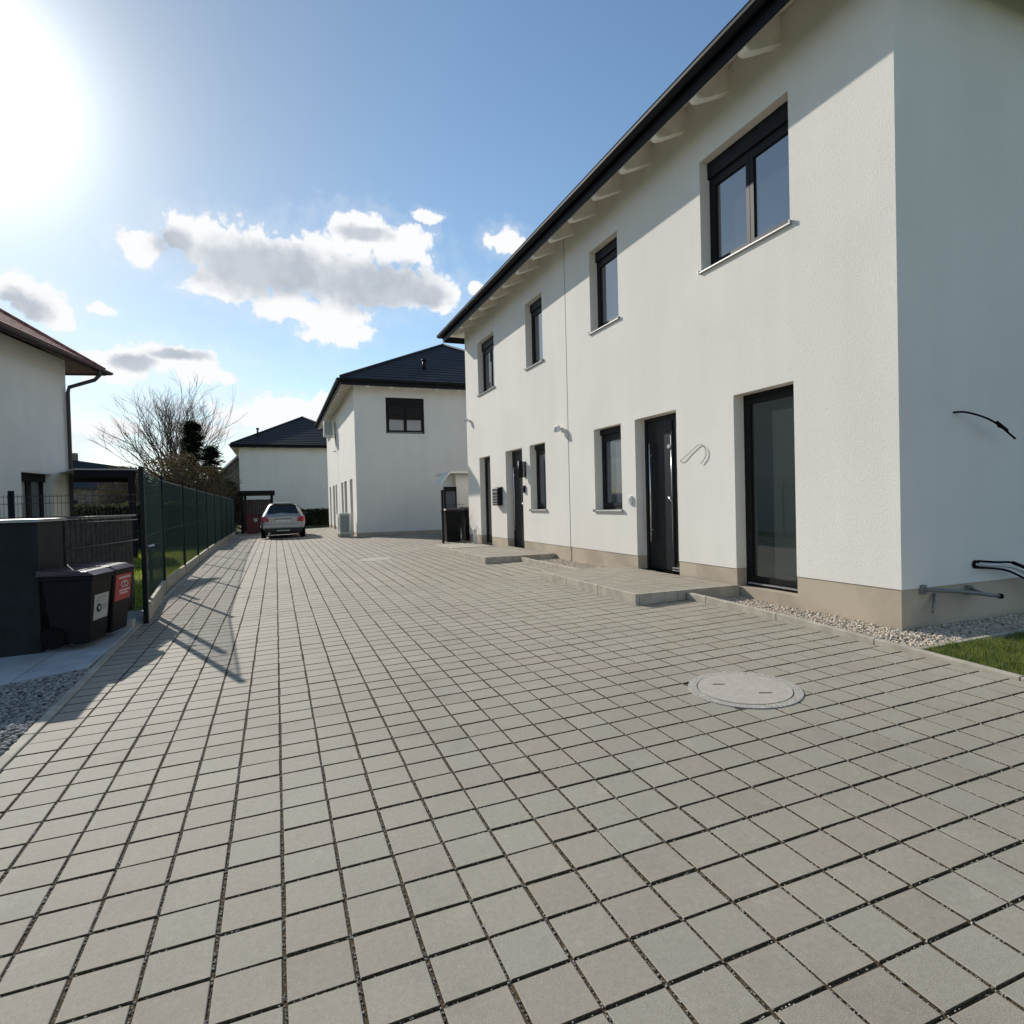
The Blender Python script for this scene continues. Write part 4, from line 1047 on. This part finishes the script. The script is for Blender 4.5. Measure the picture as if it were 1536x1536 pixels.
# buildings far behind
t = empty('low_building', (-13.5,44,gz(-7,40)), 0, 'low building with a dark roof and stone wall behind the pergola', 'building')
b = MB(); b.box(0,5.0,0,6,-.3,3.0); b.build('wall', M['stone_wall'], t)
b = MB(); b.hexa([(-.4,-.4,3.05),(5.35,-.4,2.75),(5.35,6.4,2.75),(-.4,6.4,3.05)],[(-.2,2.5,5.1),(5.1,2.5,4.25),(5.1,3.5,4.25),(-.2,3.5,5.1)]); b.build('roof', M['roof_dark'], t)
b = MB(); b.box(1.3,2.3,-.03,.0,1.0,2.2); b.build('window', M['black_frame'], t)
b = MB(); b.box(1.2,1.6,2.7,3.1,4.6,5.3); b.build('chimney', M['stone_wall'], t)
t = empty('brown_house', (-4.6,62,gz(-4,60)), 0, 'distant brown gabled house between the shrubs and the farthest white house', 'house')
b = MB(); b.box(-1.5,4.2,0,8,-.3,3.1); b.poly([(-1.5,0,3.1),(4.2,0,3.1),(1.35,0,6.0)]); b.build('wall', M['stone_wall'], t)
b = MB(); b.hexa([(-2.0,-.4,2.75),(1.35,-.4,6.1),(1.35,8.4,6.1),(-2.0,8.4,2.75)],[(-2.1,-.4,2.9),(1.35,-.4,6.28),(1.35,8.4,6.28),(-2.1,8.4,2.9)])
b.hexa([(1.35,-.4,6.1),(4.7,-.4,2.75),(4.7,8.4,2.75),(1.35,8.4,6.1)],[(1.35,-.4,6.28),(4.8,-.4,2.9),(4.8,8.4,2.9),(1.35,8.4,6.28)]); b.build('roof', M['roof_brown'], t)
b = MB(); b.hexa([(-2.05,-.44,2.72),(1.35,-.44,6.1),(1.35,-.40,6.1),(-2.05,-.40,2.72)],[(-2.05,-.44,2.94),(1.35,-.44,6.32),(1.35,-.40,6.32),(-2.05,-.40,2.94)]); b.build('verge_board', M['soffit'], t)
b = MB(); b.box(.5,1.5,-.04,0,1.2,2.4); b.build('window', M['black_frame'], t)

# ------------------------------------------------------------------ sun, sky, clouds
AZ, EL = R(-20.3), R(28.1)
sd = Vector((math.sin(AZ)*math.cos(EL), math.cos(AZ)*math.cos(EL), math.sin(EL)))
li = bpy.data.lights.new('sun', 'SUN'); li.energy = 5.0; li.angle = R(.53); li.color = (1,.945,.86)
so = bpy.data.objects.new('sun', li); col.objects.link(so); so.rotation_euler = sd.to_track_quat('Z','Y').to_euler(); so.location = (0,0,30)

MAIN = [(-9.38,20.52,2.08,1.51),(-6.01,21.92,2.96,1.81),(-2.75,21.16,4.17,2.38),(-.14,20.21,5.95,2.81),(3.75,20.56,6.23,3.12),(7.89,23.44,3.84,2.14),(11.45,22.59,3.63,1.98),(8.95,19.3,6.54,2.44),(14.39,18.91,3.39,1.93),(5.33,16.39,3.47,2.21),(-3.88,18.27,3.07,1.53),(1.4,17.21,3.87,1.34),(5.59,15.29,3.48,1.23),(13.97,24.99,1.47,.66),(21.17,23.21,2.12,1.36),(23.2,22.1,2.12,1.17),(18.38,19.37,1.12,.66),(-17.1,15.85,2.31,1.36),(-15.38,14.76,2.01,1.41),(-12.45,15.38,1.17,.53),(-8.49,12.14,5.19,1.56),(-11.92,11.31,3.07,1.41),(-5.61,11.31,2.99,1.07),(1.12,8.18,6.07,1.61),(5.11,8.96,3.47,1.17),(-12.72,6.68,3.89,.8),(-16.43,6.48,2.36,.98),(-5.25,6.7,3.01,.89),
        (48,20,9,3),(66,14,12,3),(-48,18,9,3),(-75,22,12,4),(120,20,16,4),(-130,25,15,5),(165,14,14,3)]
GREY = [(-7.15,21.02,1.9,1.3),(-.14,19.9,7.0,2.35),(8.95,19.3,6.24,2.3),(13.78,18.7,2.46,1.21),(-10.35,11.71,1.73,.72),(-7.28,12.61,2.32,.58),(-17.52,14.78,2.09,1.37),(8.2,23.5,2.6,.7)]
w = bpy.data.worlds.new('World'); bpy.context.scene.world = w; w.use_nodes = True
nt = w.node_tree; N = nt.nodes; L = nt.links; N.clear()
out = N.new('ShaderNodeOutputWorld'); bg = N.new('ShaderNodeBackground'); L.new(bg.outputs[0], out.inputs[0])
sky = N.new('ShaderNodeTexSky'); sky.sky_type = 'NISHITA'; sky.sun_disc = False; sky.sun_elevation = EL; sky.sun_rotation = AZ
sky.air_density = 1.0; sky.dust_density = .3; sky.ozone_density = 1.6
SKY_STR = .10
bg.inputs['Strength'].default_value = SKY_STR
tc = N.new('ShaderNodeTexCoord')
nv = N.new('ShaderNodeVectorMath'); nv.operation = 'NORMALIZE'; L.new(tc.outputs['Generated'], nv.inputs[0])
sp = N.new('ShaderNodeSeparateXYZ'); L.new(nv.outputs[0], sp.inputs[0])
def math_(op, a, b_=None, c=None, clamp=False):
    n = N.new('ShaderNodeMath'); n.operation = op; n.use_clamp = clamp
    for i, v in enumerate((a, b_, c)):
        if v is None: continue
        if isinstance(v, (int, float)): n.inputs[i].default_value = v
        else: L.new(v, n.inputs[i])
    return n.outputs[0]
az = math_('MULTIPLY', math_('ARCTAN2', sp.outputs['X'], sp.outputs['Y']), 57.29578)
el = math_('MULTIPLY', math_('ARCSINE', sp.outputs['Z']), 57.29578)
cb = N.new('ShaderNodeCombineXYZ'); L.new(az, cb.inputs[0]); L.new(el, cb.inputs[1])
def noise(scale, det, rough=.55, src=None, off=0):
    n = N.new('ShaderNodeTexNoise'); n.inputs['Scale'].default_value = scale; n.inputs['Detail'].default_value = det; n.inputs['Roughness'].default_value = rough
    if off:
        a = N.new('ShaderNodeVectorMath'); a.operation = 'ADD'; a.inputs[1].default_value = (off,off*.7,off*.3); L.new(src or cb.outputs[0], a.inputs[0]); L.new(a.outputs[0], n.inputs['Vector'])
    else: L.new(src or cb.outputs[0], n.inputs['Vector'])
    return n
def mn(a, b_):
    n = N.new('ShaderNodeMath'); n.operation = 'SMOOTH_MIN'; n.inputs[2].default_value = .25; L.new(a, n.inputs[0]); L.new(b_, n.inputs[1]); return n.outputs[0]
# warp
wn = noise(.42, 5, .6); wm = N.new('ShaderNodeVectorMath'); wm.operation = 'MULTIPLY_ADD'; L.new(wn.outputs['Color'], wm.inputs[0]); wm.inputs[1].default_value = (2.0,1.7,0); wm.inputs[2].default_value = (-1.0,-.85,0)
wa = N.new('ShaderNodeVectorMath'); wa.operation = 'ADD'; L.new(cb.outputs[0], wa.inputs[0]); L.new(wm.outputs[0], wa.inputs[1])
def field(lst, src):
    f = None
    for (a, e, ra, re) in lst:
        m = N.new('ShaderNodeVectorMath'); m.operation = 'MULTIPLY_ADD'; L.new(src, m.inputs[0]); m.inputs[1].default_value = (1/ra,1/re,0); m.inputs[2].default_value = (-a/ra,-e/re,0)
        l = N.new('ShaderNodeVectorMath'); l.operation = 'LENGTH'; L.new(m.outputs[0], l.inputs[0])
        f = l.outputs['Value'] if f is None else mn(f, l.outputs['Value'])
    return f
F = field(MAIN, wa.outputs[0]); G = field(GREY, wa.outputs[0])
fn = noise(1.5, 7, .62, off=13)
vo = N.new('ShaderNodeTexVoronoi'); vo.feature = 'F1'; vo.inputs['Scale'].default_value = .62; vo.inputs['Detail'].default_value = 2; vo.inputs['Roughness'].default_value = .55; L.new(wa.outputs[0], vo.inputs['Vector'])
Fv = math_('ADD', math_('ADD', F, math_('MULTIPLY', math_('SUBTRACT', fn.outputs['Fac'], .5), .40)), math_('MULTIPLY', math_('SUBTRACT', vo.outputs['Distance'], .82), .52))
def mr(v, a, b_, lo, hi, typ='SMOOTHSTEP'):
    n = N.new('ShaderNodeMapRange'); n.interpolation_type = typ
    for i, x in enumerate((v, a, b_, lo, hi)):
        if isinstance(x, (int, float)): n.inputs[i].default_value = x
        else: L.new(x, n.inputs[i])
    return n.outputs[0]
dens = math_('MAXIMUM', mr(Fv, .76, 1.08, 1, 0), math_('MULTIPLY', mr(math_('ADD', Fv, math_('MULTIPLY', math_('SUBTRACT', noise(.7, 6, .6, off=71).outputs['Fac'], .5), 1.2)), .9, 1.7, 1, 0), .16))
Gv = math_('ADD', G, math_('MULTIPLY', math_('SUBTRACT', noise(.75, 3, .5, off=31).outputs['Fac'], .5), .6))
grey = math_('MULTIPLY', mr(Gv, .50, 1.22, 1, 0), mr(noise(.5, 2, .5, off=43).outputs['Fac'], .3, .7, .78, 1.0), None, True)
# low thin cloud bank towards the horizon
hb = noise(.16, 6, .6, off=57); sc = N.new('ShaderNodeVectorMath'); sc.operation = 'MULTIPLY'; sc.inputs[1].default_value = (.55,2.2,1); L.new(cb.outputs[0], sc.inputs[0])
hb2 = noise(.22, 7, .6, src=sc.outputs[0], off=5)
bank = math_('ADD', math_('MULTIPLY', mr(hb2.outputs['Fac'], .37, .57, 0, .95), mr(el, 3, 15, 1, 0)), math_('MULTIPLY', math_('EXPONENT', math_('DIVIDE', math_('MAXIMUM', el, 0), -8.0)), .45), None, True)
def rgb(c):
    n = N.new('ShaderNodeRGB'); n.outputs[0].default_value = (*c, 1); return n.outputs[0]
def mix(fac, a, b_):
    n = N.new('ShaderNodeMix'); n.data_type = 'RGBA'
    if isinstance(fac, (int, float)): n.inputs[0].default_value = fac
    else: L.new(fac, n.inputs[0])
    L.new(a, n.inputs[6]); L.new(b_, n.inputs[7]); return n.outputs[2]
k = 1/SKY_STR
# aureole round the sun: forward scattering in thin cirrus and haze
dt = N.new('ShaderNodeVectorMath'); dt.operation = 'DOT_PRODUCT'; L.new(nv.outputs[0], dt.inputs[0]); dt.inputs[1].default_value = tuple(sd)
th = math_('MULTIPLY', math_('ARCCOSINE', math_('MINIMUM', dt.outputs['Value'], 1.0)), 57.29578)
core = math_('EXPONENT', math_('MULTIPLY', math_('POWER', math_('DIVIDE', th, 4.9), 1.45), -1))
halo = math_('EXPONENT', math_('DIVIDE', th, -11.0))
aur = math_('ADD', math_('MULTIPLY', core, 1.5*k), math_('MULTIPLY', halo, .26*k))
ac = N.new('ShaderNodeVectorMath'); ac.operation = 'SCALE'; ac.inputs[0].default_value = (1,.99,.96); L.new(aur, ac.inputs['Scale'])
skt = N.new('ShaderNodeVectorMath'); skt.operation = 'MULTIPLY'; L.new(sky.outputs[0], skt.inputs[0]); skt.inputs[1].default_value = (1.24,1.41,1.44)
dim = math_('SUBTRACT', 1.0, math_('MULTIPLY', math_('EXPONENT', math_('MULTIPLY', math_('POWER', math_('DIVIDE', th, 24.0), 2), -1)), .47))
skd = N.new('ShaderNodeVectorMath'); skd.operation = 'SCALE'; L.new(skt.outputs[0], skd.inputs[0]); L.new(dim, skd.inputs['Scale'])
s1 = N.new('ShaderNodeVectorMath'); s1.operation = 'ADD'; L.new(skd.outputs[0], s1.inputs[0]); L.new(ac.outputs[0], s1.inputs[1])
cl = mix(grey, rgb((.97*k,.98*k,1.0*k)), rgb((.50*k,.55*k,.62*k)))
c1 = mix(math_('MULTIPLY', bank, .8), s1.outputs[0], rgb((.80*k,.84*k,.88*k)))
c2 = mix(dens, c1, cl)
L.new(c2, bg.inputs['Color'])

# ------------------------------------------------------------------ camera
f_px, yaw, pitch, roll = 911.164398, .370358514, -.016082606, -.02518455
fw = Vector((math.sin(yaw)*math.cos(pitch), math.cos(yaw)*math.cos(pitch), math.sin(pitch)))
rt = Vector((math.cos(yaw), -math.sin(yaw), 0)); up = rt.cross(fw)
r2 = rt*math.cos(roll)+up*math.sin(roll); u2 = -rt*math.sin(roll)+up*math.cos(roll)
cd = bpy.data.cameras.new('camera'); cd.sensor_width = 36; cd.sensor_fit = 'HORIZONTAL'; cd.lens = 36*f_px/1536; cd.clip_end = 3000; cd.clip_start = .05
co = bpy.data.objects.new('camera', cd); col.objects.link(co)
mw = Matrix(((r2.x,u2.x,-fw.x,0),(r2.y,u2.y,-fw.y,0),(r2.z,u2.z,-fw.z,CZ),(0,0,0,1)))
co.matrix_world = mw
s = bpy.context.scene; s.camera = co
s.view_settings.view_transform = 'Standard'; s.view_settings.look = 'None'; s.view_settings.exposure = 0; s.view_settings.gamma = 1
s.render.resolution_x = s.render.resolution_y = 1024
